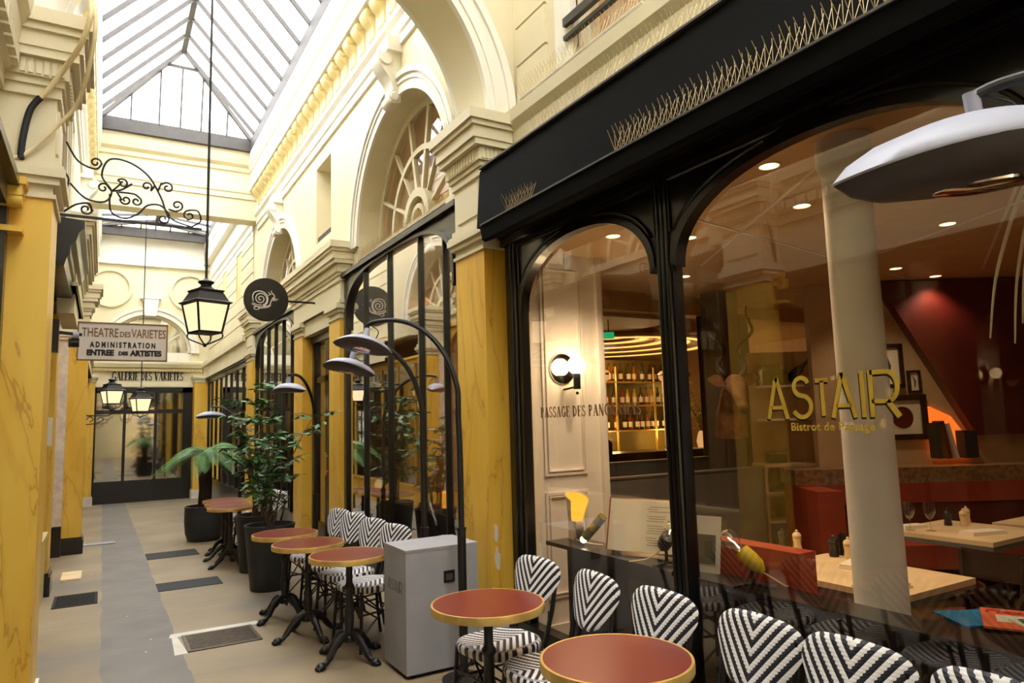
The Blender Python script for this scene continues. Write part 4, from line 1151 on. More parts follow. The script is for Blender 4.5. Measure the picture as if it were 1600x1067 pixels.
def arc_lamp(base, head, ztop, label, group, ang, Lh=.40, Wd=.22, thick=.02, tilt=0.0, sleeve=.9, roll=0.0):
    bx, by = base; z0 = zf(by)
    t = thing('arc_lamp', label, 'lamp', (bx, by, z0), 0, group)
    hx, hy, hz = head[0] - bx, head[1] - by, head[2] - z0
    MB().lathe([(.14, 0), (.14, .012), (.05, .02), (.035, .03)], n=28).build('base_plate', M_blackm, t)
    b = MB(); b.cyl((0, 0, .02), (0, 0, sleeve), .028, n=14); b.cyl((0, 0, sleeve - .01), (0, 0, sleeve + .01), .032, n=14); b.build('sleeve', M_blackm, t)
    nk = leaf_head(t, (hx, hy, hz), ang, Lh, Wd, tilt, roll)
    zt = ztop - z0
    R_ = sqrt(nk.x ** 2 + nk.y ** 2); ux, uy = nk.x / R_, nk.y / R_
    pts = [(0, sleeve - .05), (0.0, zt - .95), (.01 * R_, zt - .7)]
    for k in range(11):
        a = pi - (pi * .5) * (k + 1) / 11
        pts.append((R_ * .78 * (1 + cos(a)) , zt - .62 + .62 * sin(a)))
    pts += [(R_ * .92, zt - .004), (R_ * 1.0, zt - .02)]
    P3 = smoothpts([(r * ux, r * uy, z) for r, z in pts], 4)
    b = MB(); b.tube(P3, [thick * (1 - .25 * i / len(P3)) for i in range(len(P3))], n=10); b.tube([P3[-1], (nk.x, nk.y, nk.z - .01)], thick * .75, n=10)
    b.build('arched_arm', M_blackm, t)
    b = MB(); e = Vector(P3[-1]); 
    b.tube(smoothpts([(e.x - .02 * ux, e.y - .02 * uy, e.z), (e.x - .09 * ux, e.y - .09 * uy, e.z - .05), (e.x - .06 * ux, e.y - .06 * uy, e.z - .11), (e.x - .01 * ux, e.y - .01 * uy, nk.z - .05)], 5), .004, n=6)
    b.build('cable', M_blackm, t)
    return t
g = 'black arc lamps leaning over the terrace'
arc_lamp((2.02, 4.12), (1.56, 4.68, 2.16), 2.32, 'tall black arc lamp whose pole rises in front of the grey cabinet', g, radians(-25), .42, .24, sleeve=.93, roll=radians(-16), tilt=radians(12))
arc_lamp((2.08, 4.86), (1.56, 5.0, 2.03), 2.2, 'black arc lamp just behind the taller one, its head a little lower', g, radians(-40), .42, .24, sleeve=.85, roll=radians(-12), tilt=radians(12))
arc_lamp((2.1, 8.0), (1.66, 7.4, 2.0), 2.15, 'arc lamp with a pale leaf-shaped head over the ficus planters', g, radians(-50), .42, .2)
arc_lamp((2.08, 12.9), (1.62, 13.1, 1.84), 1.98, 'distant arc lamp with a pale head above the tree fern', g, radians(0), .5, .22)
arc_lamp((2.2, .2), (1.94, .86, 2.25), 2.42, 'arc lamp cropped by the right edge, its big pale head close up', g, radians(-32), .78, .40, tilt=radians(-6), roll=radians(3))

# ------------------------------------------------------------------ planters
def tall_pot(x, y, r, h, label):
    z = zf(y); t = thing('planter', label, 'planter', (x, y, z), 0, 'tall tapered planters')
    MB().lathe([(r * .72, 0), (r * .74, .01), (r * .98, h - .03), (r, h - .02), (r, h), (r * .93, h), (r * .9, h - .05), (.001, h - .05)], n=40).build('pot', M_pot, t)
    MB().lathe([(r * .89, h - .06), (r * .8, h - .045), (.001, h - .035)], n=24).build('soil', M_soil, t)
    return h
h1 = tall_pot(1.62, 8.85, .24, .66, 'tall tapered charcoal planter, the farther of the two standing together')
h2 = tall_pot(1.55, 7.72, .255, .66, 'tall tapered charcoal planter, the nearer of the two standing together')
z = zf(12.1)
t = thing('planter', 'round bulging charcoal planter holding the tree fern', 'planter', (1.43, 12.1, z), 0)
MB().lathe([(.2, 0), (.24, .02), (.275, .12), (.29, .3), (.285, .5), (.29, .53), (.27, .535), (.26, .49), (.001, .49)], n=40).build('pot', M_pot, t)
MB().lathe([(.255, .48), (.2, .5), (.001, .505)], n=24).build('soil', M_soil, t)
# tree fern
zt = z + .505
t = thing('tree_fern', 'tree fern with a dark fibrous trunk and drooping fronds', 'plant', (1.43, 12.1, zt), 0)
rnd = random.Random(5)
MB().tube([(0, 0, .002), (.01, 0, .3), (0, .01, .6), (-.01, 0, .86)], [.1, .095, .105, .085], n=16).build('trunk', M_fibre, t)
for k in range(19):
    a = 2 * pi * k / 19 + rnd.uniform(-.15, .15); L = rnd.uniform(.6, .92); up = rnd.uniform(.0, .26); b = MB()
    rach = []
    for i in range(13):
        s = i / 12; rach.append(Vector((cos(a) * L * s, sin(a) * L * s, .86 + up * sin(min(1, s * 1.5) * pi / 2) - .55 * s ** 2.2 * L)))
    b.tube(rach, [.008 * (1 - .8 * i / 12) for i in range(13)], n=5)
    side = Vector((-sin(a), cos(a), 0))
    for i in range(34):
        s = .1 + .9 * i / 34; f = s * 12; j = min(11, int(f)); p = rach[j].lerp(rach[j + 1], f - j)
        d = (rach[j + 1] - rach[j]).normalized(); ln = .17 * sin(pi * min(1, s * .93 + .1)) ** .7 * (1.0 if s < .9 else .8)
        for sg in (-1, 1):
            q = (side * sg * .9 + d * .45 + Vector((0, 0, -.28))).normalized(); w = .0055
            b.add([p - d * w, p + q * ln * .55 - d * w * 1.1, p + q * ln, p + q * ln * .55 + d * w * 1.1, p + d * w], [(0, 1, 2, 3, 4)])
    b.build('frond', M_fern, t)
# ficus
def ficus(x, y, z, seed, n_br, H, label, spread, lean=(0, 0)):
    rnd = random.Random(seed)
    t = thing('ficus', label, 'plant', (x, y, z), 0, 'leafy shrubs in the tapered planters')
    st = MB(); lv = MB(); tips = []
    for k in range(n_br):
        a = rnd.uniform(0, 2 * pi); r0 = rnd.uniform(.0, .06); pts = []; h = H * rnd.uniform(.7, 1.0); sp = spread * rnd.uniform(.3, 1)
        for i in range(8):
            s = i / 7
            pts.append(Vector((cos(a) * (r0 + sp * s ** 1.6) + lean[0] * s * s + rnd.uniform(-.02, .02), sin(a) * (r0 + sp * s ** 1.6) + lean[1] * s * s + rnd.uniform(-.02, .02), h * s)))
        st.tube(pts, [.011 * (1 - .75 * i / 7) for i in range(8)], n=6)
        for i in range(2, 8):
            for m in range(2):
                a2 = rnd.uniform(0, 2 * pi); l2 = rnd.uniform(.1, .26)
                q = pts[i] + Vector((cos(a2) * l2, sin(a2) * l2, rnd.uniform(-.02, .12)))
                st.tube([pts[i], pts[i].lerp(q, .5) + Vector((0, 0, .02)), q], [.004, .003, .002], n=4); tips.append((pts[i], q))
    for (p, q) in tips:
        for m in range(9):
            s = rnd.uniform(.25, 1.1); c = p.lerp(q, s); a = rnd.uniform(0, 2 * pi)
            d = Vector((cos(a), sin(a), rnd.uniform(-.75, .15))).normalized(); sd = d.cross(Vector((rnd.uniform(-.4, .4), rnd.uniform(-.4, .4), 1))).normalized()
            L = rnd.uniform(.075, .125); w = L * .25; nn = d.cross(sd) * .006
            lv.add([c, c + d * L * .3 + sd * w, c + d * L * .65 + sd * w * .8, c + d * L, c + d * L * .65 - sd * w * .8, c + d * L * .3 - sd * w, c + d * L * .5 + nn], [(0, 1, 6), (1, 2, 6), (2, 3, 6), (3, 4, 6), (4, 5, 6), (5, 0, 6)])
    st.build('stem', M_bark, t); lv.build('foliage', M_leaf, t, smooth=False)
ficus(1.62, 8.85, zf(8.85) + .627, 3, 7, 1.62, 'tall loose ficus growing from the farther tapered planter', .34, (.0, .1))
ficus(1.55, 7.72, zf(7.72) + .627, 8, 5, 1.15, 'sparser ficus shrub growing from the nearer tapered planter', .38, (.12, .0))

# ------------------------------------------------------------------ hanging street lantern
def lantern(t, z0, w=.165, h=.30, glow=E_lantern, power=18, top_rod=None, hook=True):
    """Four-sided tapered lantern, z0 = bottom of glass; parts under t (local)."""
    b = MB(); wb, wt = w * .72, w
    for (sx, sy) in ((-1, -1), (1, -1), (1, 1), (-1, 1)):
        b.beam((sx * wb, sy * wb, z0), (sx * wt, sy * wt, z0 + h), .016, .016)
    b.frustum(-wb, wb, -wb, wb, z0 - .012, z0 + .008, .004, .004); b.frustum(-wt, wt, -wt, wt, z0 + h - .01, z0 + h + .012, .03, .03)
    b.build('frame', M_iron, t, smooth=False)
    b = MB(); b.frustum(-wb + .004, wb - .004, -wb + .004, wb - .004, z0 + .008, z0 + h - .01, wt - wb, wt - wb); b.build('glass', glow, t, smooth=False)
    b = MB(); b.frustum(-wt - .03, wt + .03, -wt - .03, wt + .03, z0 + h + .012, z0 + h + .03, -.03, -.03)
    b.frustum(-wt, wt, -wt, wt, z0 + h + .03, z0 + h + .115, -.04, -.04); b.frustum(-wt * .8, wt * .8, -wt * .8, wt * .8, z0 + h + .115, z0 + h + .13, .0, .0)
    b.lathe([(wt * .74, z0 + h + .13), (wt * .5, z0 + h + .15), (wt * .32, z0 + h + .17), (wt * .32, z0 + h + .19), (wt * .46, z0 + h + .2), (wt * .48, z0 + h + .215), (wt * .2, z0 + h + .235), (.01, z0 + h + .25)], n=20)
    b.build('hood', M_iron, t, angle=30)
    if hook:
        b = MB()
        for (sx, sy) in ((-1, -1), (1, -1), (1, 1), (-1, 1)):
            b.tube(smoothpts([(sx * wb, sy * wb, z0), (sx * wb * 1.02, sy * wb * 1.02, z0 - .05), (sx * wb * .5, sy * wb * .5, z0 - .09), (sx * .01, sy * .01, z0 - .115)], 4), .007, n=6)
        b.ball((0, 0, z0 - .12), .018); b.build('base_bracket', M_iron, t)
t = thing('hanging_lantern', 'large lit street lantern hanging on a long rod from the glass roof', 'lantern', (.80, 7.0, 2.5), radians(20))
lantern(t, 0, .150, .27)
MB().cyl((0, 0, .5), (0, 0, 5.84), .0125, n=8).build('rod', M_iron, t)
t = thing('hanging_lantern', 'small lit lantern hanging before the end shop window', 'lantern', (.66, 16.2, 2.0), radians(20))
lantern(t, 0, .155, .26, power=12)
MB().cyl((0, 0, .48), (0, 0, 5.9), .01, n=8).build('rod', M_iron, t)
t = thing('wall_lantern', 'small lit lantern standing on a scrolled wall bracket at the far left', 'lantern', (.13, 15.0, 2.12), radians(20))
lantern(t, 0, .15, .24, power=8)
b = MB(); b.tube([(0, 0, -.12), (0, 0, -.2), (-.1, -.03, -.22), (-.5, -.17, -.22)], .013, n=6)
b.build('bracket_arm', M_iron, t)
b = MB(); b.tube([(-.5, -.17, -.4), (-.5, -.17, -.1)], .014, n=6)
b.tube(smoothpts([(-.5, -.17, -.38), (-.3, -.1, -.36), (-.15, -.05, -.3), (-.2, -.07, -.25), (-.27, -.09, -.29)], 5), .009, n=6)
b.tube(smoothpts([(-.48, -.16, -.3), (-.4, -.13, -.24), (-.34, -.11, -.29), (-.4, -.13, -.33)], 5), .009, n=6)
b.build('scroll', M_iron, t)

# ------------------------------------------------------------------ signs
t = thing('projecting_sign', 'white framed board with brown and black capitals on the left wall', 'sign', (.155, 8.0, 2.5), 0)
MB().box(-.39, .39, -.012, .012, -.185, .185).build('board', M_signwhite, t, smooth=False)
b = MB(); b.box(-.4, .4, -.017, .017, .18, .193); b.box(-.4, .4, -.017, .017, -.193, -.18); b.box(-.4, -.388, -.017, .017, -.19, .19); b.box(.388, .4, -.017, .017, -.19, .19); b.build('edge_frame', M_brownlet, t, smooth=False)
def signline(txt, size, z, x, m, bold, width, h=None):
    me = text_mesh(txt, size, .001, bold, 1.0); xs = [v.co.x for v in me.vertices]; w = max(xs) - min(xs)
    me.transform(Matrix.Diagonal((width / w, 1, 1, 1)))
    return place_mesh(me, 'lettering', m, t, (x, -.0135, z), (1, 0, 0), (0, 0, 1))
signline('THEATRE', .125, .085, -.205, M_brownlet, .002, .315); signline('DES', .075, .074, .012, M_brownlet, .002, .095); signline('VARIETES', .125, .085, .225, M_brownlet, .002, .315)
signline('A D M I N I S T R A T I O N', .075, -.035, .0, M_ink, .004, .58)
signline('ENTREE', .075, -.115, -.2, M_ink, .005, .235); signline('DES', .05, -.118, .0, M_ink, .003, .085); signline('ARTISTES', .075, -.115, .205, M_ink, .005, .29)
b = MB(); b.beam((-.8, 0, .1), (-.36, 0, .06), .035, .03); b.cyl((-.47, 0, -.02), (-.38, 0, -.02), .045, n=14); b.box(-.62, -.55, -.06, .06, -.12, .2); b.build('wall_bracket', M_black, t)
b = MB(); b.cyl((-.435, -.02, .05), (-.385, -.02, .05), .035, n=14); b.build('clamp', M_lampgrey, t)

t = thing('round_sign', 'round black sign with a white snail on a wall arm', 'sign', (1.78, 9.25, 3.25), radians(4))
MB().lathe([(.28, -.015), (.285, -.01), (.285, .01), (.28, .015)], n=48, axis='y').build('disc', M_black, t)
b = MB(); b.cyl((.28, 0, 0), (.72, 0, 0), .014, n=10); b.box(.70, .71, -.03, .03, -.05, .05); b.build('arm', M_black, t)
b = MB()
def line(pts, r=.005, sub=5):
    b.tube(smoothpts([(x, -.017, z) for x, z in pts], sub), r, n=6)
sp = [(-.075 + (.012 + .075 * (i / 34)) * cos(i * .37 + 1.2), .005 + (.012 + .075 * (i / 34)) * sin(-(i * .37 + 1.2)) * 1.0) for i in range(35)]
line(sp, .006, 2)
line([(-.165, -.03), (-.175, .03), (-.15, .085), (-.09, .105), (-.03, .09), (.01, .045), (.015, -.02), (-.005, -.065), (-.04, -.09)], .006)
line([(-.04, -.095), (.02, -.085), (.045, -.06), (.06, -.015), (.08, .025), (.1, .04), (.095, .065), (.07, .085)], .006)
line([(.07, .085), (.06, .11), (.055, .12)], .005); line([(.05, .07), (.03, .09), (.025, .1)], .005); line([(.02, .055), (.045, .07), (.06, .075)], .004)
line([(.09, .02), (.15, .012)], .004); line([(.09, .01), (.13, -.01)], .004); line([(.1, .03), (.085, -.02)], .004); line([(.07, .0), (.12, .0)], .004)
line([(-.18, -.05), (-.12, -.075), (-.06, -.075)], .005); line([(-.185, -.07), (-.13, -.095), (-.09, -.1), (-.04, -.095)], .005)
line([(-.15, -.1), (-.155, -.13), (-.12, -.14), (-.09, -.12), (-.12, -.1), (-.15, -.11)], .005); line([(-.09, -.12), (-.02, -.11), (.03, -.095), (.055, -.07)], .005)
b.build('snail_drawing', M_signwhite, t)

# wrought iron sign bracket on the left pilaster
t = thing('iron_bracket', 'black wrought iron scroll bracket high on the left pilaster', 'bracket', (-.3, 5.3, 3.03), 0)
MB().beam((-.31, 0, 0), (.87, 0, 0), .016, .016).build('bar', M_iron, t, smooth=False)
b = MB()
def sc(pts, r=.0065): b.tube(smoothpts([(x, 0, z) for x, z in pts], 6), r, n=6)
def spiral(cx, cz, r, a0, turns, d=1):
    return [(cx + r * (1 - .75 * i / 14) * cos(a0 + d * turns * 2 * pi * i / 14), cz + r * (1 - .75 * i / 14) * sin(a0 + d * turns * 2 * pi * i / 14)) for i in range(15)]
sc([(.03, .02), (.1, .08), (.17, .095), (.19, .05)] + spiral(.155, .055, .038, 0, 1.1, -1))
sc([(.03, .5), (.1, .38), (.2, .34), (.235, .38)] + spiral(.2, .385, .034, 0, 1.1, 1))
sc([(.06, .22), (.15, .13), (.26, .12), (.3, .2), (.24, .3), (.28, .42), (.4, .42), (.52, .34), (.6, .2), (.66, .06), (.8, .01)])
sc([(.3, .2), (.27, .24)] + spiral(.25, .215, .035, .6, 1.1, 1)); sc([(.3, .2), (.36, .22), (.42, .27)]); sc([(.3, .2), (.35, .26)] + spiral(.365, .265, .034, 2.6, 1.2, -1))
sc([(.33, .2), (.36, .15)] + spiral(.385, .15, .034, pi, 1.2, 1)); sc([(.34, .2), (.43, .2)] + spiral(.45, .15, .034, 1.2, 1.2, -1))
sc([(.29, .18), (.3, .06), (.38, .02), (.46, .06), (.52, .13), (.6, .14), (.655, .08)] + spiral(.62, .045, .038, .9, 1.2, -1))
sc([(.56, .28), (.54, .24)] + spiral(.51, .265, .035, -.6, 1.1, 1)); sc([(.58, .24), (.6, .3)] + spiral(.64, .275, .04, 2.6, 1.2, -1))
sc([(.65, .12), (.7, .11)] + spiral(.705, .155, .04, -1.6, 1.2, 1)); sc([(.8, .01), (.86, .06), (.84, .13), (.78, .13)] + spiral(.785, .09, .04, 1.6, 1.2, 1))
sc([(.02, .3), (.05, .25), (.04, .18), (.0, .15)]); b.build('scrolls', M_iron, t)

# cables clipped along the left impost
t = thing('conduit_pair', 'two cream conduits looping over the left impost, one ending in a black sleeve', 'cable', (-.3, 4.3, 3.2))
T4 = lambda l: smoothpts([(x + .3, y - 4.3, z - 3.2) for x, y, z in l], 6)
MB().tube(T4([(-.14, 4.2, 4.02), (-.13, 4.15, 3.84), (-.17, 4.22, 3.7), (-.25, 4.36, 3.6), (-.31, 4.4, 3.5), (-.36, 4.42, 3.43)]), .014, n=10).build('conduit', M_cable, t)
MB().tube(T4([(-.13, 4.2, 4.0), (-.105, 4.15, 3.8), (-.12, 4.2, 3.62), (-.18, 4.36, 3.42), (-.28, 4.42, 3.28), (-.4, 4.43, 3.12), (-.46, 4.43, 3.08)]), .011, n=10).build('conduit', M_cable, t)
MB().tube(T4([(-.355, 4.42, 3.44), (-.4, 4.43, 3.36), (-.425, 4.43, 3.2), (-.43, 4.43, 3.08)]), .017, n=10).build('black_sleeve', M_rubber, t)
# little scrolled console at the left edge
t = thing('wooden_console', 'small ochre console bracket at the left edge below the capital', 'bracket', (-.44, 4.38, 2.85))
b = MB(); b.box(-.07, .05, -.06, .08, .06, .1); b.box(-.06, .035, -.05, .08, .0, .06); b.cyl((-.06, -.01, -.02), (.035, -.01, -.02), .04, n=14); b.build('block', M_marble, t)
MB().box(-.07, .04, -.03, .08, -.19, -.16).build('lower_moulding', M_marble, t, smooth=False)

# notice, boards and boxes on the left
t = tag(MB().box(-.03, .09, -.004, .0, -.15, .15).build('paper_notice', M_linen, loc=(-.55, 8.9, 1.62)), 'white paper notice taped to the left pilaster', 'notice')
t = tag(MB().box(0, .2, -.28, .25, 0, .03).build('wooden_plank', M_wood, loc=(-.36, 9.95, zf(9.9))), 'short piece of timber lying on the floor at the left', 'plank')
tag(MB().box(0, .48, -.1, .1, 0, .012).build('stone_slab', M_conc, loc=(-.25, 12.9, zf(12.8))), 'thin pale slab on the floor in front of the black plinth', 'slab')
def floor_thing(name, label, cat, x0, x1, y0, y1, h, m, slats=0, group=None, sm=None):
    ym = (y0 + y1) / 2; xm = (x0 + x1) / 2
    def zz(y): return zf(y) - zf(ym)
    if not slats:
        b = MB(); q = [(x0 - xm, y0 - ym), (x1 - xm, y0 - ym), (x1 - xm, y1 - ym), (x0 - xm, y1 - ym)]
        b.prism(q, lambda x, y, d: (x, y, zz(y + ym) + d), .0, h)
        o = b.build(name, m, loc=(xm, ym, zf(ym)), smooth=False); return tag(o, label, cat, group)
    t = thing(name, label, cat, (xm, ym, zf(ym)), 0, group)
    b = MB(); fr = .025
    for (a, c, d, e) in ((x0, x1, y0, y0 + fr), (x0, x1, y1 - fr, y1), (x0, x0 + fr, y0, y1), (x1 - fr, x1, y0, y1)):
        b.prism([(a - xm, d - ym), (c - xm, d - ym), (c - xm, e - ym), (a - xm, e - ym)], lambda x, y, d: (x, y, zz(y + ym) + d), 0, h)
    b.build('frame', m, t, smooth=False)
    b = MB(); b.prism([(x0 - xm, y0 - ym), (x1 - xm, y0 - ym), (x1 - xm, y1 - ym), (x0 - xm, y1 - ym)], lambda x, y, d: (x, y, zz(y + ym) + d), 0, .002); b.build('pit_shade_sheet', M_dark, t, smooth=False)  # flat sheet; the shade below the slats is put into its dark colour
    b = MB()
    for k in range(slats):
        y = y0 + fr + (y1 - y0 - 2 * fr) * (k + .5) / slats
        b.prism([(x0 - xm, y - .008 - ym), (x1 - xm, y - .008 - ym), (x1 - xm, y + .008 - ym), (x0 - xm, y + .008 - ym)], lambda x, y, d: (x, y, zz(y + ym) + d), .002, h)
    b.build('slats', sm or m, t, smooth=False)
    if m is M_steel:
        b = MB(); e = .09
        for (a, c, d, f_) in ((x0 - e, x1 + e, y1, y1 + e * 1.3), (x0 - e, x0, y0 - .02, y1)):
            b.prism([(a - xm, d - ym), (c - xm, d - ym), (c - xm - .03, f_ - ym), (a - xm + .02, f_ - ym)], lambda x, y, dd: (x, y, zz(y + ym) + dd), 0, .0025)
        b.build('cement_border', M_gbase, t, smooth=False)
floor_thing('floor_grate', 'steel slatted floor grate beside the tables', 'grate', .6, 1.13, 5.85, 6.35, .008, M_steel, 11)
floor_thing('floor_mat', 'dark grey plate set in the floor, the nearer of the two', 'plate', .56, 1.19, 8.34, 8.8, .006, M_rubber, group='dark floor plates')
floor_thing('floor_mat', 'dark grey plate set in the floor, the farther of the two', 'plate', .57, 1.21, 10.65, 11.22, .006, M_rubber, group='dark floor plates')
floor_thing('floor_grate', 'black ribbed grate by the left wall', 'grate', -.37, .015, 8.18, 8.8, .008, M_rubber, 14)
# ------------------------------------------------------------------ restaurant interior
ZC = 2.88
b = MB(); b.box(2.66, 10.6, -2.6, 10.0, ZC, ZC + .1); struct(b.build('ceiling_restaurant', M_intceil, smooth=False))
b = MB(); b.box(2.66, 10.6, 5.7, 5.9, 2.74, ZC); b.box(2.66, 5.8, 5.9, 10.0, 2.70, 2.74)
struct(b.build('trim_ceiling_step', M_intceil, smooth=False))
b = MB()
b.box(2.66, 10.7, 9.9, 10.05, -.1, 2.95); b.box(10.5, 10.7, -2.7, 10.0, -.1, 2.95); b.box(2.66, 10.7, -2.75, -2.6, -.1, 2.95)
struct(b.build('wall_restaurant', M_intwall, smooth=False))
b = MB(); b.box(2.66, 2.78, 8.1, 8.6, -.1, 2.95); b.box(2.66, 2.74, -2.7, -1.0, -.1, 2.95); b.box(2.66, 2.8, 4.41, 4.98, -.1, 3.4); b.box(2.66, 2.78, 9.95, 10.3, -.1, 2.95)
b.box(2.66, 3.0, 4.98, 10.0, 2.95, 3.45)
struct(b.build('wall_restaurant_front', M_intwall, smooth=False))
# panelled pier facing the window
b = MB(); b.box(2.68, 3.36, 4.36, 4.98, -.06, ZC); b.box(3.36, 3.40, 4.33, 5.0, -.06, ZC); b.box(3.40, 3.43, 4.35, 5.0, -.06, ZC)
b.box(2.68, 3.44, 4.34, 4.36, -.06, .12)
o = struct(b.build('wall_panelled_pier', M_bist, smooth=False), 'warm white panelled pier with a globe wall light')
b = MB()
def panel(x0, x1, z0, z1, w=.02, dp=.014):
    for (a, c, d, e) in ((x0, x1, z0, z0 + w), (x0, x1, z1 - w, z1), (x0, x0 + w, z0 + w, z1 - w), (x1 - w, x1, z0 + w, z1 - w)): b.box(a, c, 4.36 - dp, 4.36, d, e)
panel(2.83, 3.22, 1.18, 2.78); panel(2.86, 3.19, 1.21, 2.75, .008, .02); panel(2.83, 3.22, .3, 1.06); panel(2.86, 3.19, .33, 1.03, .008, .02)
b.build('panel_moulding', M_bist, o, smooth=False)

b = MB(); b.box(2.68, 3.5, 7.92, 8.08, -.06, ZC)
o = struct(b.build('wall_panelled_far', M_bist, smooth=False), 'panelled end wall of the restaurant')
b = MB()
for (z0, z1) in ((1.2, 2.5), (.3, 1.05)):
    for (a, c, d, e) in ((2.8, 3.4, z0, z0 + .02), (2.8, 3.4, z1 - .02, z1), (2.8, 2.82, z0, z1), (3.38, 3.4, z0, z1)): b.box(a, c, 7.905, 7.92, d, e)
b.build('panel_moulding', M_bist, o, smooth=False)
# round white column
t = b = MB().lathe([(.17, -.06), (.17, .02), (.13, .06), (.112, .1), (.105, 2.7), (.125, 2.76), (.125, ZC)], c=(2.99, 1.91, 0), n=40).build('column', M_bist)
struct(b, 'slim round white column behind the window')

# globe wall light with a round mirror plate
t = thing('globe_wall_light', 'lit globe wall light on a round mirrored plate', 'lamp', (3.02, 4.36, 1.94))
MB().lathe([(.115, -.012), (.118, -.006), (.115, -.001)], c=(0, 0, .04), n=32, axis='y').build('mirror_plate', M_chrome, t)
b = MB(); b.cyl((.0, -.01, -.12), (.05, -.12, -.1), .008, n=8); b.cyl((.05, -.12, -.12), (.05, -.12, .0), .028, n=14); b.ball((.05, -.12, -.15), .012); b.build('arm', M_blackm, t)
MB().ball((.05, -.12, .06), .068, nu=24, nv=16).build('globe', E_globe, t)
def point(loc, e, col=(1, .66, .34), r=.08, parent=None, name='lamp_light'):
    li = bpy.data.lights.new(name, 'POINT'); li.energy = e; li.color = col; li.shadow_soft_size = r
    o = bpy.data.objects.new(name, li); COL.objects.link(o); o.location = loc
    if parent: o.parent = parent
    return o

# downlights; the first few are added fill for pier, far wall and shelf
DL = [(3.08, 3.75), (3.1, 6.9), (2.92, 3.1), (2.95, 2.3), (3.62, 3.55), (3.72, 2.68), (5.05, 2.5), (6.2, 3.55), (6.95, 3.6), (4.6, 4.6), (3.6, .8), (5.0, .6), (6.6, 1.4), (8.3, 3.2), (8.4, 1.2)]
t0 = None
for i, (x, y) in enumerate(DL):
    lb = 'small round recessed downlight in the restaurant ceiling, in a set with added fill lights'
    if t0 is None:
        t0 = thing('downlight', lb, 'light', (x, y, ZC), 0, 'recessed downlights in the restaurant ceiling')
        MB().lathe([(.05, -.004), (.056, -.004), (.056, .001), (.05, .001)], n=24, cap=False).build('trim_ring', M_bist, t0)
        MB().lathe([(.05, -.003), (.05, -.001)], n=24).build('lens', E_down, t0)
        tt = t0
    else: tt = dup(t0, (x, y, ZC))
    li = bpy.data.lights.new('downlight_beam', 'SPOT'); li.energy = (40, 30, 34, 26)[i] if i < 4 else 16; li.color = (1, .77, .52); li.spot_size = radians(120); li.spot_blend = .7; li.shadow_soft_size = .05
    lo = bpy.data.objects.new('downlight_beam', li); COL.objects.link(lo); lo.location = (x, y, ZC - .03)
b = MB()
for (p, q) in (((2.8, 3.1), (7.5, 3.9)), ((3.0, 1.0), (7.0, 3.2)), ((4.6, 1.2), (5.6, 3.6)), ((3.2, 2.2), (4.4, 4.2))):
    b.beam((p[0], p[1], ZC - .003), (q[0], q[1], ZC - .003), .02, .006)
struct(b.build('trim_ceiling_battens', M_bist, smooth=False))

# glowing ring coves over the bar
t = thing('ring_ceiling_light', 'big nested ring cove glowing gold above the bar', 'light', (6.6, 8.25, 2.62))
for k, r in enumerate((1.6, 1.3, 1.0, .7, .42)):
    z = .02 + .045 * k
    MB().lathe([(r - .3, z + .03), (r, z + .03), (r, z), (r - .1, z), (r - .1, z + .005), (r - .3, z + .005)], n=56, cap=False).build('ring', M_intceil, t)
    MB().lathe([(r - .22, z - .001), (r - .10, z - .001), (r - .10, z + .004), (r - .22, z + .004)], n=56, cap=False).build('light_band', E_cove, t)
for (dx, dy) in ((-.6, 0), (.6, 0), (0, .6)): point((dx, dy, -.35), 10, r=.05, parent=t)

# bar: back shelves with bottles and glasses, counter in front
t = thing('bar_shelving', 'back bar with three shelves of bottles', 'shelf', (8.0, 9.3, 0))
for z in (1.0, 1.36, 1.78, 2.18): MB().box(-1.5, 1.2, -.16, .16, z, z + .02).build('shelf', M_brass if z > 1.3 else M_darkwood, t, smooth=False)
for x in (-1.4, -.55, .3, 1.1): MB().cyl((x, -.12, -.06), (x, -.12, 2.45), .02, n=10).build('post', M_brass, t)
b = MB(); b.box(-1.6, 1.3, .2, .24, -.06, 2.6); b.build('back_panel', mat('olive_wall_paint', (146, 128, 58), .6), t, smooth=False)
point((-.8, -.3, 1.3), 9, (1, .6, .2), .1, t); point((.5, -.3, 1.3), 9, (1, .6, .2), .1, t); point((0.9, -.2, 2.0), 6, (1, .75, .3), .1, t)
gls = {}
def bottle(col, k):
    if col not in gls: gls[col] = mat('bottle_glass_%d' % len(gls), col, .1, vary=.05)
    t = thing('bottle', 'tmp', 'bottle')
    MB().lathe([(.036, 0), (.038, .01), (.038, .17), (.03, .2), (.014, .23), (.013, .29)], n=14).build('body', gls[col], t)
    MB().lathe([(.0385, .05), (.0385, .14)], n=14, cap=False).build('bottle_label', M_paper, t)
    MB().lathe([(.015, .285), (.015, .31)], n=10).build('cap', M_dark, t)
    return t
cols = [(150, 80, 20), (60, 30, 14), (40, 60, 24), (196, 150, 50), (120, 40, 16), (30, 26, 20)]
protos = {}
rnd = random.Random(4)
for zi, (z, lb) in enumerate(((2.20, 'bottle standing on the top shelf of the back bar'), (1.80, 'bottle standing on the middle shelf of the back bar'), (1.38, 'bottle standing on the lowest glass shelf of the back bar'))):
    x = -1.3
    while x < 1.0:
        c = rnd.choice(cols)
        if c not in protos: o = protos[c] = bottle(c, 0); o.location = (8.0 + x, 9.27, z)
        else: o = dup(protos[c], (8.0 + x, 9.27, z))
        o['label'] = lb; o['group'] = lb.replace('bottle standing', 'bottles standing')
        x += rnd.uniform(.095, .2)
t = thing('bar_counter', 'dark bar counter in front of the bottle shelves', 'counter', (7.3, 8.0, -.06))
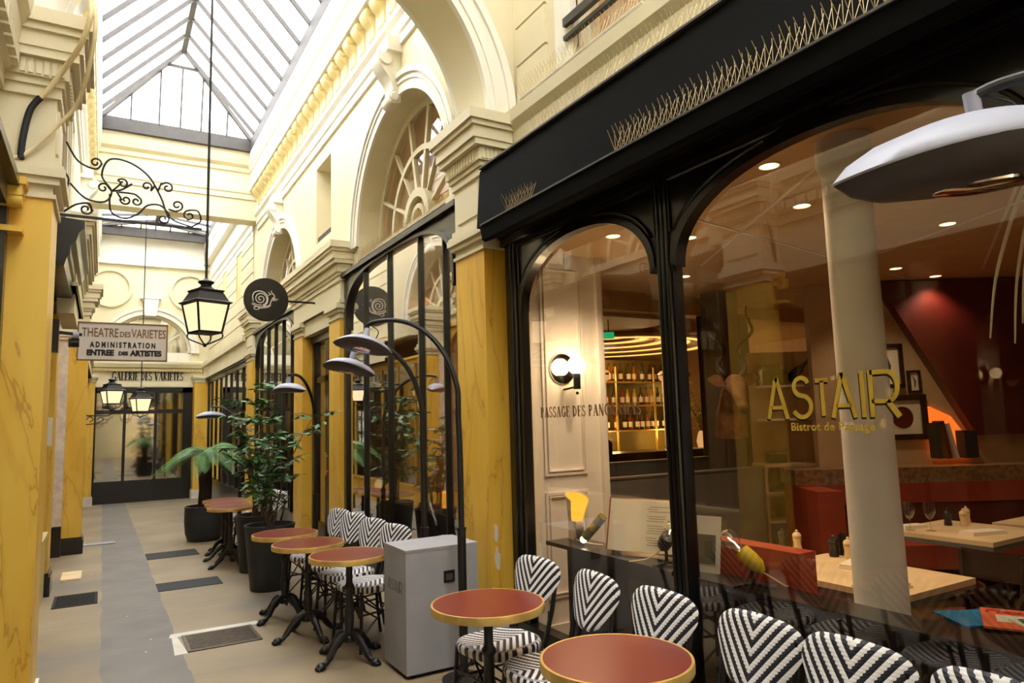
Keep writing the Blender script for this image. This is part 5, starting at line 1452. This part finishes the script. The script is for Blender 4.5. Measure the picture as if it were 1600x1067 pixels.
MB().box(-1.6, 1.3, -.25, .25, 1.1, 1.15).build('worktop', M_darkwood, t, smooth=False); MB().box(-1.5, 1.2, -.18, .18, 0, 1.1).build('front', M_black, t, smooth=False)
# globe post lamps on the bar
g0 = None
for (x, y, z, h, lb) in ((6.2, 7.9, 1.15, .98, 'tall post lamp with a small globe, left of the pair on the bar'), (7.35, 7.9, 1.15, .98, 'tall post lamp with a small globe, right of the pair on the bar')):
    if g0 is None:
        g0 = thing('post_lamp', lb, 'lamp', (x, y, z), 0, 'globe post lamps on the bar')
        MB().cyl((0, 0, 0), (0, 0, h), .03, n=12).build('post', M_bist, g0); MB().ball((0, 0, h + .07), .085).build('globe', E_dim_glow, g0)
        MB().ball((0, 0, h + .1), .088, .088, .06).build('cap', M_chrome, g0)
    else: dup(g0, (x, y, z), label=lb)
t = thing('post_lamp', 'nearer post lamp with half chromed globe on the grey partition', 'lamp', (4.62, 4.746, 1.086))
MB().cyl((0, 0, 0), (0, 0, .16), .075, n=20).build('base', M_greybooth, t); MB().cyl((0, 0, .16), (0, 0, .82), .02, n=12).build('post', M_bist, t)
MB().ball((0, 0, .85), .07).build('globe', E_dim_glow, t)
MB().lathe([(.095, .87), (.09, .9), (.06, .94), (.001, .955)], n=20).build('cap', M_chrome, t)
# grey partition panels
t = thing('partition', 'low grey partition panel in front of the bar, nearer of the two', 'partition', (4.55, 4.75, -.06), radians(-3))
MB().box(-1.0, 1.0, -.04, .04, 0, 1.14).build('panel', M_greybooth, t, smooth=False); MB().box(-1.01, 1.01, -.05, .05, 1.13, 1.145).build('capping', M_greybooth, t, smooth=False)
t = thing('partition', 'low grey partition panel behind, farther of the two', 'partition', (5.2, 5.62, -.06), radians(-2))
MB().box(-.9, 1.2, -.04, .04, 0, 1.2).build('panel', M_greybooth, t, smooth=False); MB().box(-.91, 1.21, -.05, .05, 1.19, 1.205).build('capping', M_greybooth, t, smooth=False)
# menu stand on the bar and leafy branches
t = thing('cash_register', 'dark box-shaped till on the bar counter', 'till', (5.955, 7.85, 1.09)); MB().prism([(-.2, 0), (.2, 0), (.2, .16), (.0, .3), (-.2, .16)], lambda u, v, d: (u, d, v), -.13, .13).build('case', M_darkwood, t, smooth=False)
t = thing('branch_vase', 'vase of pale leafy branches at the end of the bar', 'plant', (8.25, 8.05, 1.09))
MB().lathe([(.08, 0), (.1, .1), (.07, .22), (.05, .26)], n=20).build('vase', E_dim_glow, t)  # vase glows with the lamp globes' emission, yet holds no lamp
st, lv = MB(), MB(); rnd = random.Random(9)
for k in range(16):
    a = rnd.uniform(0, 2 * pi); L = rnd.uniform(.4, .75); p = [Vector((0, 0, .2)), Vector((cos(a) * .12, sin(a) * .12, .2 + L * .6)), Vector((cos(a) * .3, sin(a) * .3, .2 + L))]
    st.tube(p, .004, n=4)
    for i in range(12):
        s = rnd.uniform(.3, 1); c = p[0].lerp(p[1], s * 2) if s < .5 else p[1].lerp(p[2], s * 2 - 1); d = Vector((rnd.uniform(-1, 1), rnd.uniform(-1, 1), rnd.uniform(-.3, .8))).normalized(); sd = d.orthogonal().normalized()
        lv.add([c, c + d * .03 + sd * .014, c + d * .07, c + d * .03 - sd * .014], [(0, 1, 2, 3)])
st.build('branches', M_bark, t); lv.build('foliage', M_olive, t, smooth=False)

# mounted antelope head
t = thing('antelope_head', 'mounted brown antelope head with long twisted horns on the grey pier', 'animal', (5.17, 4.6, 1.80), radians(-127))
# local +X is the nose direction
b = MB(); b.tube(smoothpts([(-.28, 0, -.42), (-.24, 0, -.2), (-.12, 0, .0), (.0, 0, .08), (.1, 0, .05), (.2, 0, -.03), (.29, 0, -.12), (.33, 0, -.16)], 5), [.15, .15, .15, .15, .145, .14, .13, .12, .115, .11, .105, .1, .095, .09, .088, .09, .095, .098, .1, .098, .092, .086, .08, .075, .07, .064, .06, .056, .053, .05, .05, .05, .048, .044, .036, .02], n=16)
b.build('head', M_antl, t)
for s in (-1, 1):
    pts = []
    for i in range(40):
        q = i / 39; a = q * 2.3 * 2 * pi * .75 + .4; r = .075 * sin(pi * min(1, q * 1.2)) ** .6 if q < .83 else .05
        pts.append(Vector((.0 - .22 * q + r * cos(a), s * (.05 + .2 * q + r * .9 * sin(a)), .14 + .72 * q)))
    MB().tube(pts, [.034 * (1 - .85 * i / 39) for i in range(40)], n=10).build('horn', M_horn, t)
    e = MB(); e.grid(lambda u, v, s=s: (-.01 - .05 * v + .0 * u, s * (.07 + .17 * v), .11 + .03 * v + (u - .5) * .12 * sin(pi * min(1, v * .9 + .1)) ), 6, 8); e.build('ear', M_antl, t)
    MB().ball((.085, s * .085, .085), .016).build('eye', M_black, t)
MB().ball((.335, 0, -.165), .03, .036, .028).build('nose', M_dark, t)

struct(MB().box(5.46, 5.74, 5.0, 5.25, -.06, ZC).build('wall_grey_pier', mat('grey_pier_paint', (112, 100, 84), .6), smooth=False))
# tall dark curtain strip and pale cabinet with oven
t = tag(MB().grid(lambda u, v: (5.9 + .45 * u, 5.75 + .03 * sin(u * 38) - .35 * u, -.06 + 2.8 * v), 60, 2).build('curtain', mat('grey_brown_curtain', (98, 82, 62), .9)), 'grey brown floor-length curtain behind the antelope head', 'curtain')
t = thing('service_cabinet', 'pale service cabinet with open shelves left of the banquette', 'cabinet', (6.18, 4.87, -.06), radians(-31))
b = MB(); b.box(-.34, .30, -.02, .02, 0, 2.3); b.box(-.36, -.33, -.36, 0, 0, 1.14); b.box(.27, .3, -.36, 0, 0, 1.14); b.box(-.36, .3, -.37, 0, 1.12, 1.15); b.box(-.36, .3, -.37, 0, .84, .87); b.box(-.36, .3, -.37, 0, .58, .6); b.build('carcass', M_intwall, t, smooth=False)
MB().box(-.34, .27, -.36, -.34, 0, .58).build('door', M_greybooth, t, smooth=False)
MB().box(-.3, .26, -.3, -.05, 1.58, 1.6).build('wall_shelf', M_bist, t, smooth=False)
MB().box(-.3, .26, -.3, -.05, 1.92, 1.94).build('wall_shelf', M_bist, t, smooth=False)
t = tag(MB().box(-.13, .13, -.09, .09, 0, .13).build('black_box', M_black, loc=(6.10, 4.66, .815)), 'black box inside the pale service cabinet', 'box'); t.rotation_euler = (0, 0, radians(-31))
t = tag(MB().box(-.09, .09, -.06, .06, 0, .09).build('card_terminal', M_black, loc=(5.95, 4.81, 1.095)), 'small black box on top of the service cabinet', 'box'); t.rotation_euler = (0, 0, radians(-31))
t = thing('champagne_bottle', 'dark bottle lying slanted on the high cabinet shelf', 'bottle', (6.22, 4.68, 1.885), radians(-31))
MB().tube([(-.1, 0, .06), (.02, 0, .16), (.06, 0, .2), (.12, 0, .26)], [.045, .045, .02, .016], n=14).build('body', M_dark, t); MB().tube([(.115, 0, .255), (.15, 0, .29)], [.02, .02], n=12).build('foil', M_burg, t)
t = thing('shelf_box', 'olive green box on the high cabinet shelf', 'box', (5.98, 4.82, 1.885), radians(-31)); MB().box(-.13, .13, -.1, .1, 0, .16).build('case', M_olive, t, smooth=False); MB().box(-.1, .06, -.09, .09, .16, .21).build('lid', M_olive, t, smooth=False)

# angled wall with banquette (runs along d from P0)
P0 = Vector((5.62, 4.33, 0)); dv = Vector((1.83, -1.11, 0)).normalized(); nv = Vector((-dv.y, dv.x, 0)) ; aw = atan2(dv.y, dv.x)
t = thing('banquette', 'long orange brown banquette with a speckled marble ledge', 'bench', (P0.x, P0.y, -.06), aw)
b = MB(); b.box(0, 4.9, -.02, .28, .0, .98); b.build('backrest', M_burg, t, smooth=False)
MB().box(-.03, 4.95, -.04, .32, .98, 1.12).build('ledge', M_marblei, t, smooth=False)
MB().box(0, 4.9, -.05, -.02, .8, .98).build('headroll', M_orange, t, smooth=False)
MB().box(-.02, .2, -.5, .28, 0, .97).build('end_panel', M_orange, t, smooth=False)
MB().box(.2, 4.9, -.52, -.02, .3, .5).build('seat', M_orange, t, smooth=False)
W0 = P0 + nv * .32
def onwall(s, z, d=0.0): return W0 + dv * s - nv * d + Vector((0, 0, z))
wt_ = MB(); wt_.box(.36, 5.2, .0, .1, .9, ZC + .06)
o = wt_.build('wall_angled', M_intwall, loc=(W0.x, W0.y, -.06), smooth=False); o.rotation_euler = (0, 0, aw); struct(o, 'beige angled wall with framed pictures')
# burgundy slanted field (underside of the stair) standing off the wall
b = MB(); b.prism([(1.02, ZC + .05), (4.7, ZC + .05), (4.7, 1.39), (1.85, 1.39)], lambda u, v, d: (u, -d, v), 0.0, .12)
o = b.build('trim_stair_underside', M_burg, loc=(W0.x, W0.y, -.06), smooth=False); o.rotation_euler = (0, 0, aw); struct(o, 'burgundy slanted stair side')
# pictures
def picture(s, z, w, h, label, border, art, glyph):
    t = thing('framed_picture', label, 'picture', onwall(s, z, .012), aw, 'framed pictures on the angled wall')
    b = MB()
    for (a, c, d, e) in ((-w / 2, w / 2, h / 2 - border, h / 2), (-w / 2, w / 2, -h / 2, -h / 2 + border), (-w / 2, -w / 2 + border, -h / 2, h / 2), (w / 2 - border, w / 2, -h / 2, h / 2)): b.box(a, c, -.03, .01, d, e)
    b.build('frame', M_darkwood, t, smooth=False)
    MB().box(-w / 2 + .01, w / 2 - .01, -.008, .005, -h / 2 + .01, h / 2 - .01).build('mount', M_paper, t, smooth=False)
    q = MB()
    if glyph == 'disc': q.lathe([(.001, -.012), (w * .22, -.012), (w * .22, -.009), (.001, -.009)], n=24, axis='y')
    else:
        q.tube([(0, -.012, -h * .25), (.01, -.012, 0), (-.01, -.012, h * .25)], [w * .03, w * .07, w * .02], n=8)
    q.build('artwork', art, t)
picture(.74, 1.78, .26, .95, 'tall dark framed picture half hidden by the white column', .06, M_burg, 'x')
picture(1.1, 2.03, .3, .44, 'upright dark framed picture with a thin figure, right of the column', .04, M_lead, 'x')
picture(1.345, 1.87, .12, .22, 'small narrow dark framed picture, beside the slanted stair', .02, M_lead, 'x')
picture(1.2, 1.52, .48, .44, 'square dark framed picture of a dark round plate, right of the column', .055, M_burg, 'disc')
# lit niche with books
t = thing('lit_niche', 'orange lit niche under the slanted stair', 'niche', onwall(1.46, 1.12, .02), aw)
MB().prism([(0, .0), (.36, .0), (.36, .16), (.2, .4), (0, .5)], lambda u, v, d: (u, d, v), -.02, .01).build('glow_panel', E_niche, t, smooth=False)
bc = [M_dark, M_burg, M_signwhite, M_ink]
for k, (w, h, m, tl, lb) in enumerate(((.04, .34, M_ink, -.02, 'leftmost black book in the orange niche'), (.035, .36, M_burg, -.14, 'leaning dark red book in the orange niche'), (.03, .34, M_signwhite, -.2, 'leaning white-spined book in the orange niche'), (.12, .26, M_dark, 0, 'wide dark book at the right of the niche row'))):
    p = onwall(1.43 + (0, .09, .16, .30)[k], 1.12, .12); o = thing('book', lb, 'book', p, aw, 'books in the lit niche'); q = MB().box(-w / 2, w / 2, -.09, .05, 0, h).build('cover', m, o, smooth=False); MB().box(-w / 2 + .004, w / 2 - .004, -.088, .052, .003, h - .003).build('pages', M_paper, o, smooth=False); q.rotation_euler = (0, tl, 0); o.children[1].rotation_euler = (0, tl, 0)

# dining tables, settings, chairs, benches
def dining(x0, x1, y0, y1, label, grp='oak tables in the restaurant'):
    t = thing('dining_table', label, 'table', ((x0 + x1) / 2, (y0 + y1) / 2, -.06), 0, grp); w, d = (x1 - x0) / 2, (y1 - y0) / 2
    b = MB(); b.box(-w, w, -d, d, .77, .80); o = b.build('tabletop', M_wood, t, smooth=False)
    b = MB(); b.box(-w + .002, w - .002, -d + .002, d - .002, .74, .77); b.build('apron', M_greybooth, t, smooth=False)
    b = MB(); b.cyl((0, 0, .02), (0, 0, .74), .035, n=14); b.build('pedestal', M_blackm, t)
    b = MB(); b.lathe([(.22, 0), (.22, .015), (.04, .035)], n=24); b.build('base', M_blackm, t)
dining(3.19, 3.84, 1.94, 2.78, 'oak table behind the white column, nearest the window')
dining(3.19, 3.84, 2.86, 3.62, 'oak table beyond the orange bench back, second along the window')
dining(4.9, 5.65, 2.35, 3.05, 'oak table with wine glasses in the middle of the room')
dining(5.75, 6.5, 2.1, 2.75, 'oak table at the right in front of the banquette')
# window benches
def bench(y0, y1, label, ye=.0):
    t = thing('window_bench', label, 'bench', (2.88, (y0 + y1) / 2, -.06), 0, 'orange benches along the window'); L = (y1 - y0) / 2
    MB().box(-.05, .07, -L, L, .1, 1.0).build('backrest', M_orange, t, smooth=False)
    MB().box(.07, .3, -L, L, .38, .48).build('seat', M_orange, t, smooth=False); MB().box(.0, .26, -L + .03, L - .03, 0, .38).build('base', M_darkwood, t, smooth=False)
bench(2.2, 2.76, 'orange red leather bench backed against the window shelf')
bench(-.5, 1.0, 'orange red leather bench at the right by the pile of magazines')
def cafe_chair(x, y, rz, label):
    return label, x, y, rz
cc = None
for (x, y, rz, lb) in ((3.68, 1.6, pi / 2, 'bentwood chair with a red seat at the end of the nearest oak table'), (4.35, 2.2, 0, 'bentwood chair with a red seat between the oak tables'), (4.3, 2.95, 0.1, 'bentwood chair half hidden behind the white column'), (5.2, 1.95, pi / 2, 'bentwood chair before the middle oak table'), (6.1, 1.7, pi / 2, 'bentwood chair before the right-hand oak table'), (4.2, 1.2, pi, 'bentwood chair with a red seat at the lower right')):
    if cc is None:
        cc = thing('bentwood_chair', lb, 'chair', (x, y, -.06), rz, 'bentwood chairs in the restaurant')
        MB().lathe([(.19, .44), (.2, .455), (.19, .475), (.001, .48)], n=24).build('seat', M_burg, cc)
        for (sx, sy) in ((-1, -1), (-1, 1)): MB().tube([(-.14, sy * .13, .44), (-.17, sy * .17, 0)], .014, n=8).build('leg', M_darkwood, cc)
        for sy in (-1, 1): MB().tube([(.2, sy * .17, 0), (.15, sy * .15, .44), (.2, sy * .17, .8)], .014, n=8).build('leg', M_darkwood, cc)
        MB().grid(lambda u, v: (.205 - .03 * cos((u - .5) * pi) + .02, -.18 + .36 * u, .64 + .17 * v), 12, 3).build('backrest', M_darkwood, cc)
        MB().lathe([(.165, .2), (.175, .21), (.165, .22), (.155, .21)], n=24, cap=False).build('ring_stretcher', M_darkwood, cc)
    else: dup(cc, (x, y, -.06), rz, lb)
# settings
def wineglass(): 
    t = thing('wine_glass', 'tmp', 'glass'); MB().lathe([(.034, 0), (.034, .003), (.006, .008), (.004, .08), (.02, .095), (.038, .13), (.038, .16), (.032, .2)], n=24, cap=False).build('bowl', G_clear, t); return t
zt = .74
wg = None
for (x, y, lb, g) in ((4.98, 2.92, 'wine glass on the left of the near pair on the middle oak table', None), (5.06, 2.82, 'wine glass on the right of the near pair on the middle oak table', None), (6.1, 2.6, 'wine glass on the left of the far pair on the right-hand table', None), (6.22, 2.52, 'wine glass on the right of the far pair on the right-hand table', None)):
    if wg is None: wg = wineglass(); o = wg; o.location = (x, y, zt)
    else: o = dup(wg, (x, y, zt))
    o['label'] = lb; o['group'] = 'wine glasses'
def mill(dark): 
    t = thing('pepper_mill', 'tmp', 'mill'); MB().lathe([(.026, 0), (.028, .01), (.022, .04), (.026, .07), (.027, .075)], n=18).build('body', M_black if dark else M_wood, t); MB().lathe([(.026, .078), (.028, .09), (.02, .105), (.008, .11), (.009, .12), (.001, .126)], n=18).build('head', M_black if dark else M_wood, t); return t
md, ml = None, None
for (x, y, dark, lb) in ((3.78, 2.69, True, 'dark pepper mill on the nearest oak table, beside a pale one'), (3.79, 2.60, False, 'pale wooden salt mill on the nearest oak table'), (3.78, 3.05, True, 'dark pepper mill on the table beyond the orange bench'), (3.79, 2.95, False, 'pale wooden salt mill on the table beyond the orange bench'), (5.4, 2.88, True, 'dark pepper mill on the middle oak table'), (5.46, 2.8, False, 'pale salt mill next to the dark one on the middle oak table'), (5.6, 2.85, False, 'pale salt mill at the far edge of the middle oak table')):
    if dark: 
        if md is None: o = md = mill(True); o.location = (x, y, zt)
        else: o = dup(md, (x, y, zt))
    else:
        if ml is None: o = ml = mill(False); o.location = (x, y, zt)
        else: o = dup(ml, (x, y, zt))
    o['label'] = lb; o['group'] = 'salt and pepper mills'
for (x, y, w, d, rz, lb) in ((3.62, 2.45, .1, .06, .3, 'folded white napkin beside the mills on the nearest oak table'), (3.3, 2.1, .12, .07, -.2, 'folded white napkin at the right end of the nearest oak table'), (3.6, 3.3, .12, .07, .2, 'folded white napkin on the table beyond the orange bench'), (5.2, 2.55, .14, .06, -.3, 'folded white napkin at the near edge of the middle oak table'), (6.2, 2.3, .16, .05, -.3, 'folded white napkin on the right-hand oak table'), (5.1, 2.98, .1, .05, -.3, 'folded white napkin behind the wine glasses')):
    b = MB(); b.box(-w, w, -d, d, 0, .012); b.box(-w + .004, w - .01, -d + .003, d - .006, .012, .024); o = tag(b.build('napkin', M_linen, loc=(x, y, zt), smooth=False), lb, 'napkin', 'folded napkins'); o.rotation_euler = (0, 0, rz)

# ------------------------------------------------------------------ the display shelf behind the glass
def wshelf(y0, y1, label, xb=.16):
    t = thing('window_shelf', label, 'shelf', (2.74, (y0 + y1) / 2, .775), 0, 'black display shelves behind the window'); L = (y1 - y0) / 2
    MB().box(-.1, xb, -L, L, -.025, 0).build('board', M_black, t, smooth=False); MB().box(.06, .085, -L + .02, L - .02, -.8, -.025).build('back_panel', M_black, t, smooth=False)
wshelf(2.86, 4.08, 'black display shelf in the left light of the restaurant window'); wshelf(1.0, 2.84, 'black display shelf in the right light of the restaurant window', .085)
wshelf(5.0, 7.85, 'black display shelf in the window beyond the ochre pilaster')
ZS = .775
t = thing('sculptural_lamp', 'white curling table lamp with a glowing amber inside', 'lamp', (2.74, 3.86, ZS), radians(-95))
b = MB(); b.grid(lambda u, v: ((.05 + .035 * v * v) * cos(pi * (.35 + 1.3 * u)) + .03 * v, (.05 + .03 * v) * sin(pi * (.35 + 1.3 * u)), .15 + .19 * v - .05 * (abs(u - .5) * 2) ** 2 * v), 20, 10); b.build('shade', M_linen, t)
MB().grid(lambda u, v: ((.044 + .033 * v * v) * cos(pi * (.38 + 1.24 * u)) + .03 * v, (.044 + .028 * v) * sin(pi * (.38 + 1.24 * u)), .15 + .18 * v - .05 * (abs(u - .5) * 2) ** 2 * v), 20, 10).build('inner_shade', E_amber, t)
b = MB(); b.box(-.05, .05, -.03, .03, 0, .15); b.build('base', M_chrome, t, smooth=False)
def bulb_lamp(x, y, rz, m, label, lit=True, tri=True):
    t = thing('clamp_lamp', label, 'lamp', (x, y, ZS), rz, 'bare bulb lamps on the display shelf'); t.scale = (1.25, 1.25, 1.25)
    b = MB()
    for a in (0, 2.1, 4.2): b.beam((0, 0, .012), (.09 * cos(a), .09 * sin(a), .006), .018, .01)
    b.cyl((0, 0, .01), (0, 0, .07), .008, n=8); b.build('stand', M_blackm, t)
    MB().tube([(.045, 0, .06), (.025, 0, .08), (-.005, 0, .105), (-.035, 0, .13)], [.012, .03, .033, .03], n=16).build('socket', m, t)
    MB().tube([(-.035, 0, .13), (-.05, 0, .143), (-.075, 0, .165), (-.1, 0, .187), (-.112, 0, .197)], [.013, .016, .035, .03, .006], n=16).build('bulb', G_clear, t)
    bu = [c for c in t.children if c.name.startswith('bulb')][0]
    MB().tube([(-.045, 0, .14), (-.07, .006, .16), (-.075, -.006, .166), (-.09, 0, .175)], .002, n=5).build('filament', E_bulb, bu)
    MB().tube(smoothpts([(.045, 0, .06), (.09, .02, .03), (.11, .06, .006), (.1, .14, .004)], 5), .003, n=5).build('cord', M_cable, t)
bulb_lamp(2.712, 2.38, radians(-75), M_yellow, 'mustard yellow bare-bulb lamp on the right display shelf')
t = thing('tube_lamp', 'olive green tube lamp leaning behind the open book', 'lamp', (2.74, 3.66, ZS), radians(-70))
MB().tube([(-.07, 0, .06), (.07, 0, .2)], [.03, .03], n=16).build('tube', M_olive, t)
b = MB()
for s in (.42, .5, .58): b.tube([(-.07 + .14 * s, 0, .06 + .14 * s), (-.07 + .14 * s + .006, 0, .06 + .14 * s + .006)], [.0315, .0315], n=16)
b.build('stripe', M_yellow, t); MB().ball((-.085, 0, .045), .022).build('bulb', E_bulb, t)
MB().tube(smoothpts([(-.07, 0, .03), (-.1, .04, .02), (-.06, .09, .005), (.0, .1, .004)], 5), .004, n=6).build('cord', M_cable, t)
t = thing('ornament', 'small dark metal cylinder behind the olive lamp', 'ornament', (2.80, 3.52, ZS)); MB().lathe([(.028, 0), (.03, .01), (.026, .14), (.03, .15), (.03, .2), (.001, .21)], n=18).build('body', M_tin, t)
# open book propped up
t = thing('open_book', 'open book of printed pages propped on the display shelf', 'book', (2.775, 3.29, ZS + .004), radians(-64))
def page(s, z):
    return MB().grid(lambda u, v: (s * .215 * u, .035 + .09 * v - .018 * sin(pi * u) * 1.0 - .02 * u * 0 + z, .015 + .30 * v), 10, 2)
b = MB()
for s in (-1, 1):
    for zz in (0, .006): q = page(s, zz); b.add(q.v, q.f)
b.build('pages', M_paper, t)
b = MB(); 
for s in (-1, 1): q = MB().obox((s * .112, .092, .165), (1, 0, 0), (0, .28, .96), (0, -.96, .28), .116, .16, .003); b.add(q.v, q.f)
b.build('cover', M_orange, t, smooth=False)
b = MB(); rnd = random.Random(2)
for i in range(17):
    v = .86 - .045 * i
    if i in (3, 7, 12): continue
    w = rnd.uniform(.07, .14); u0 = .035 + rnd.uniform(0, .02)
    p = lambda u, e: (u, .033 + .09 * (v + e) - .018 * sin(pi * u / .215) - .0015, .015 + .30 * (v + e))
    k = 6; us = [u0 + w * j / k for j in range(k + 1)]
    b.add([p(u, 0) for u in us] + [p(u, .008) for u in us], [(j, j + 1, k + 2 + j, k + 1 + j) for j in range(k)])
b.build('printed_lines', M_lead, t, smooth=False)
# bulb behind the mullion
bulb_lamp(2.74, 3.0, radians(70), M_blackm, 'lit bare bulb lamp half hidden by the black mullion', True)
# magazine standing on the shelf
t = thing('magazine', 'standing magazine with a grey photo cover, half hidden by the black mullion', 'magazine', (2.74, 2.75, ZS), radians(-70))
b = MB().obox((0, .03, .145), (1, 0, 0), (0, .2, .98), (0, -.98, .2), .11, .145, .004).build('cover', M_signwhite, t, smooth=False)
place_mesh(text_mesh('BAUHAUS', .05, .0005, .001), 'title', M_ink, t, (0, .047, .245), (1, 0, 0), (0, .2, .98))
q = MB().obox((0, .02, .12), (1, 0, 0), (0, .2, .98), (0, -.98, .2), .085, .075, .0055).build('cover_photo', M_lead, t, smooth=False)
b = MB().obox((-.03, .018, .10), (1, 0, 0), (0, .2, .98), (0, -.98, .2), .05, .02, .0065); b.obox((.045, .02, .12), (1, 0, 0), (0, .2, .98), (0, -.98, .2), .02, .04, .0065); b.build('photo_shapes', M_ink, t, smooth=False)
# flat magazines at the right
zz = .8
t = thing('display_table', 'low black table under the pile of coloured magazines', 'table', (3.12, 1.36, -.06)); MB().box(-.22, .26, -.32, .3, .76, .80).build('top', M_black, t, smooth=False); MB().box(-.2, .22, -.25, .22, 0, .76).build('cabinet', M_darkwood, t, smooth=False)
def flatmag(x, y, z, rz, w, h, m, label, txt=None, tm=None, inset=None):
    t = thing('magazine', label, 'magazine', (x, y, z), rz, 'coloured magazines on the low table')
    MB().box(-w / 2, w / 2, -h / 2, h / 2, 0, .008).build('cover', m, t, smooth=False); MB().box(-w / 2 + .002, w / 2 - .003, -h / 2 + .003, h / 2 - .003, -.0005, .0075).build('pages', M_paper, t, smooth=False)
    if inset: MB().box(-w * .28, w * .36, -h * .2, h * .16, .008, .009).build('cover_picture', inset, t, smooth=False)
    if txt:
        me = text_mesh(txt, .075, .0004, .002, shear=.15); place_mesh(me, 'title', tm, t, (0, h * .34, .0095), (1, 0, 0), (0, 1, 0))
M_mblue = mat('blue_magazine_cover', (20, 130, 190), .35); M_mor = mat('orange_magazine_cover', (232, 112, 70), .4); M_mwh = mat('white_magazine_cover', (232, 232, 220), .4); M_mgr = mat('green_title_ink', (24, 120, 80), .5); M_mred = mat('dark_orange_title_ink', (180, 62, 36), .5)
ZM = .7405
flatmag(3.13, 1.56, ZM, radians(-120), .22, .3, M_mblue, 'blue magazine at the bottom of the pile')
flatmag(3.15, 1.46, ZM + .009, radians(-62), .22, .3, M_mor, 'orange magazine with a white picture in the pile', 'Plexus', M_mred, M_mwh)
flatmag(3.1, 1.28, ZM + .019, radians(-40), .22, .3, M_mwh, 'white magazine with a green title on top of the pile', 'Plexus', M_mgr)
# dried palm leaf hanging at the right edge
t = thing('dried_palm', 'pale dried palm leaves hanging in at the right edge', 'plant', (3.05, 1.05, 2.36))
for k, (dx, dy, dz) in enumerate(((-.14, .28, -.5), (-.02, .25, -.52), (-.06, .2, -.45), (.05, .19, -.56), (0.1, .16, -.6))):
    MB().tube(smoothpts([(0, 0, .12), (dx * .35, dy * .45, .1), (dx * .8, dy * .85, dz * .45), (dx, dy, dz)], 6), [.012 - .0005 * i for i in range(19)], n=5).build('leaf', M_linen, t)
# shelf things in the second bay window
for (x, y, m, lb) in ((2.72, 7.5, M_chrome, 'small round chrome lamp on the far display shelf'),):
    t = thing('ball_lamp', lb, 'lamp', (x, y, ZS)); MB().lathe([(.05, 0), (.05, .01), (.02, .03), (.02, .08)], n=18).build('foot', M_chrome, t); MB().ball((0, 0, .17), .1).build('shade', M_chrome, t); MB().ball((-.07, -.05, .17), .05).build('bulb', E_lantern, t)
t = thing('tube_lamp', 'glowing amber tube lamp with red bulb on the far display shelf', 'lamp', (2.72, 5.85, ZS)); MB().cyl((0, 0, .0), (0, 0, .05), .03).build('foot', M_dark, t); MB().cyl((0, 0, .05), (0, 0, .2), .04).build('shade', E_amber, t); MB().ball((0, .09, .2), .06).build('bulb', M_red, t)
for (y, lb) in ((5.45, 'stack of printed leaflets nearest the pilaster on the far shelf'), (6.9, 'stack of printed leaflets in the middle of the far shelf')):
    o = thing('leaflet_stack', lb, 'leaflets', (2.72, y, ZS), 0, 'leaflets on the far shelf'); MB().box(-.06, .06, -.2, .2, 0, .02).build('paper_stack', M_paper, o, smooth=False)

t = thing('exit_sign', 'small green lit exit sign above the bar opening', 'sign', (4.88, 6.1, 2.52), radians(-35))
MB().box(-.06, .06, -.015, .015, -.035, .035).build('case', E_green, t, smooth=False)
MB().cyl((0, 0, .035), (0, 0, .18), .006, n=8).build('hanger', M_blackm, t)
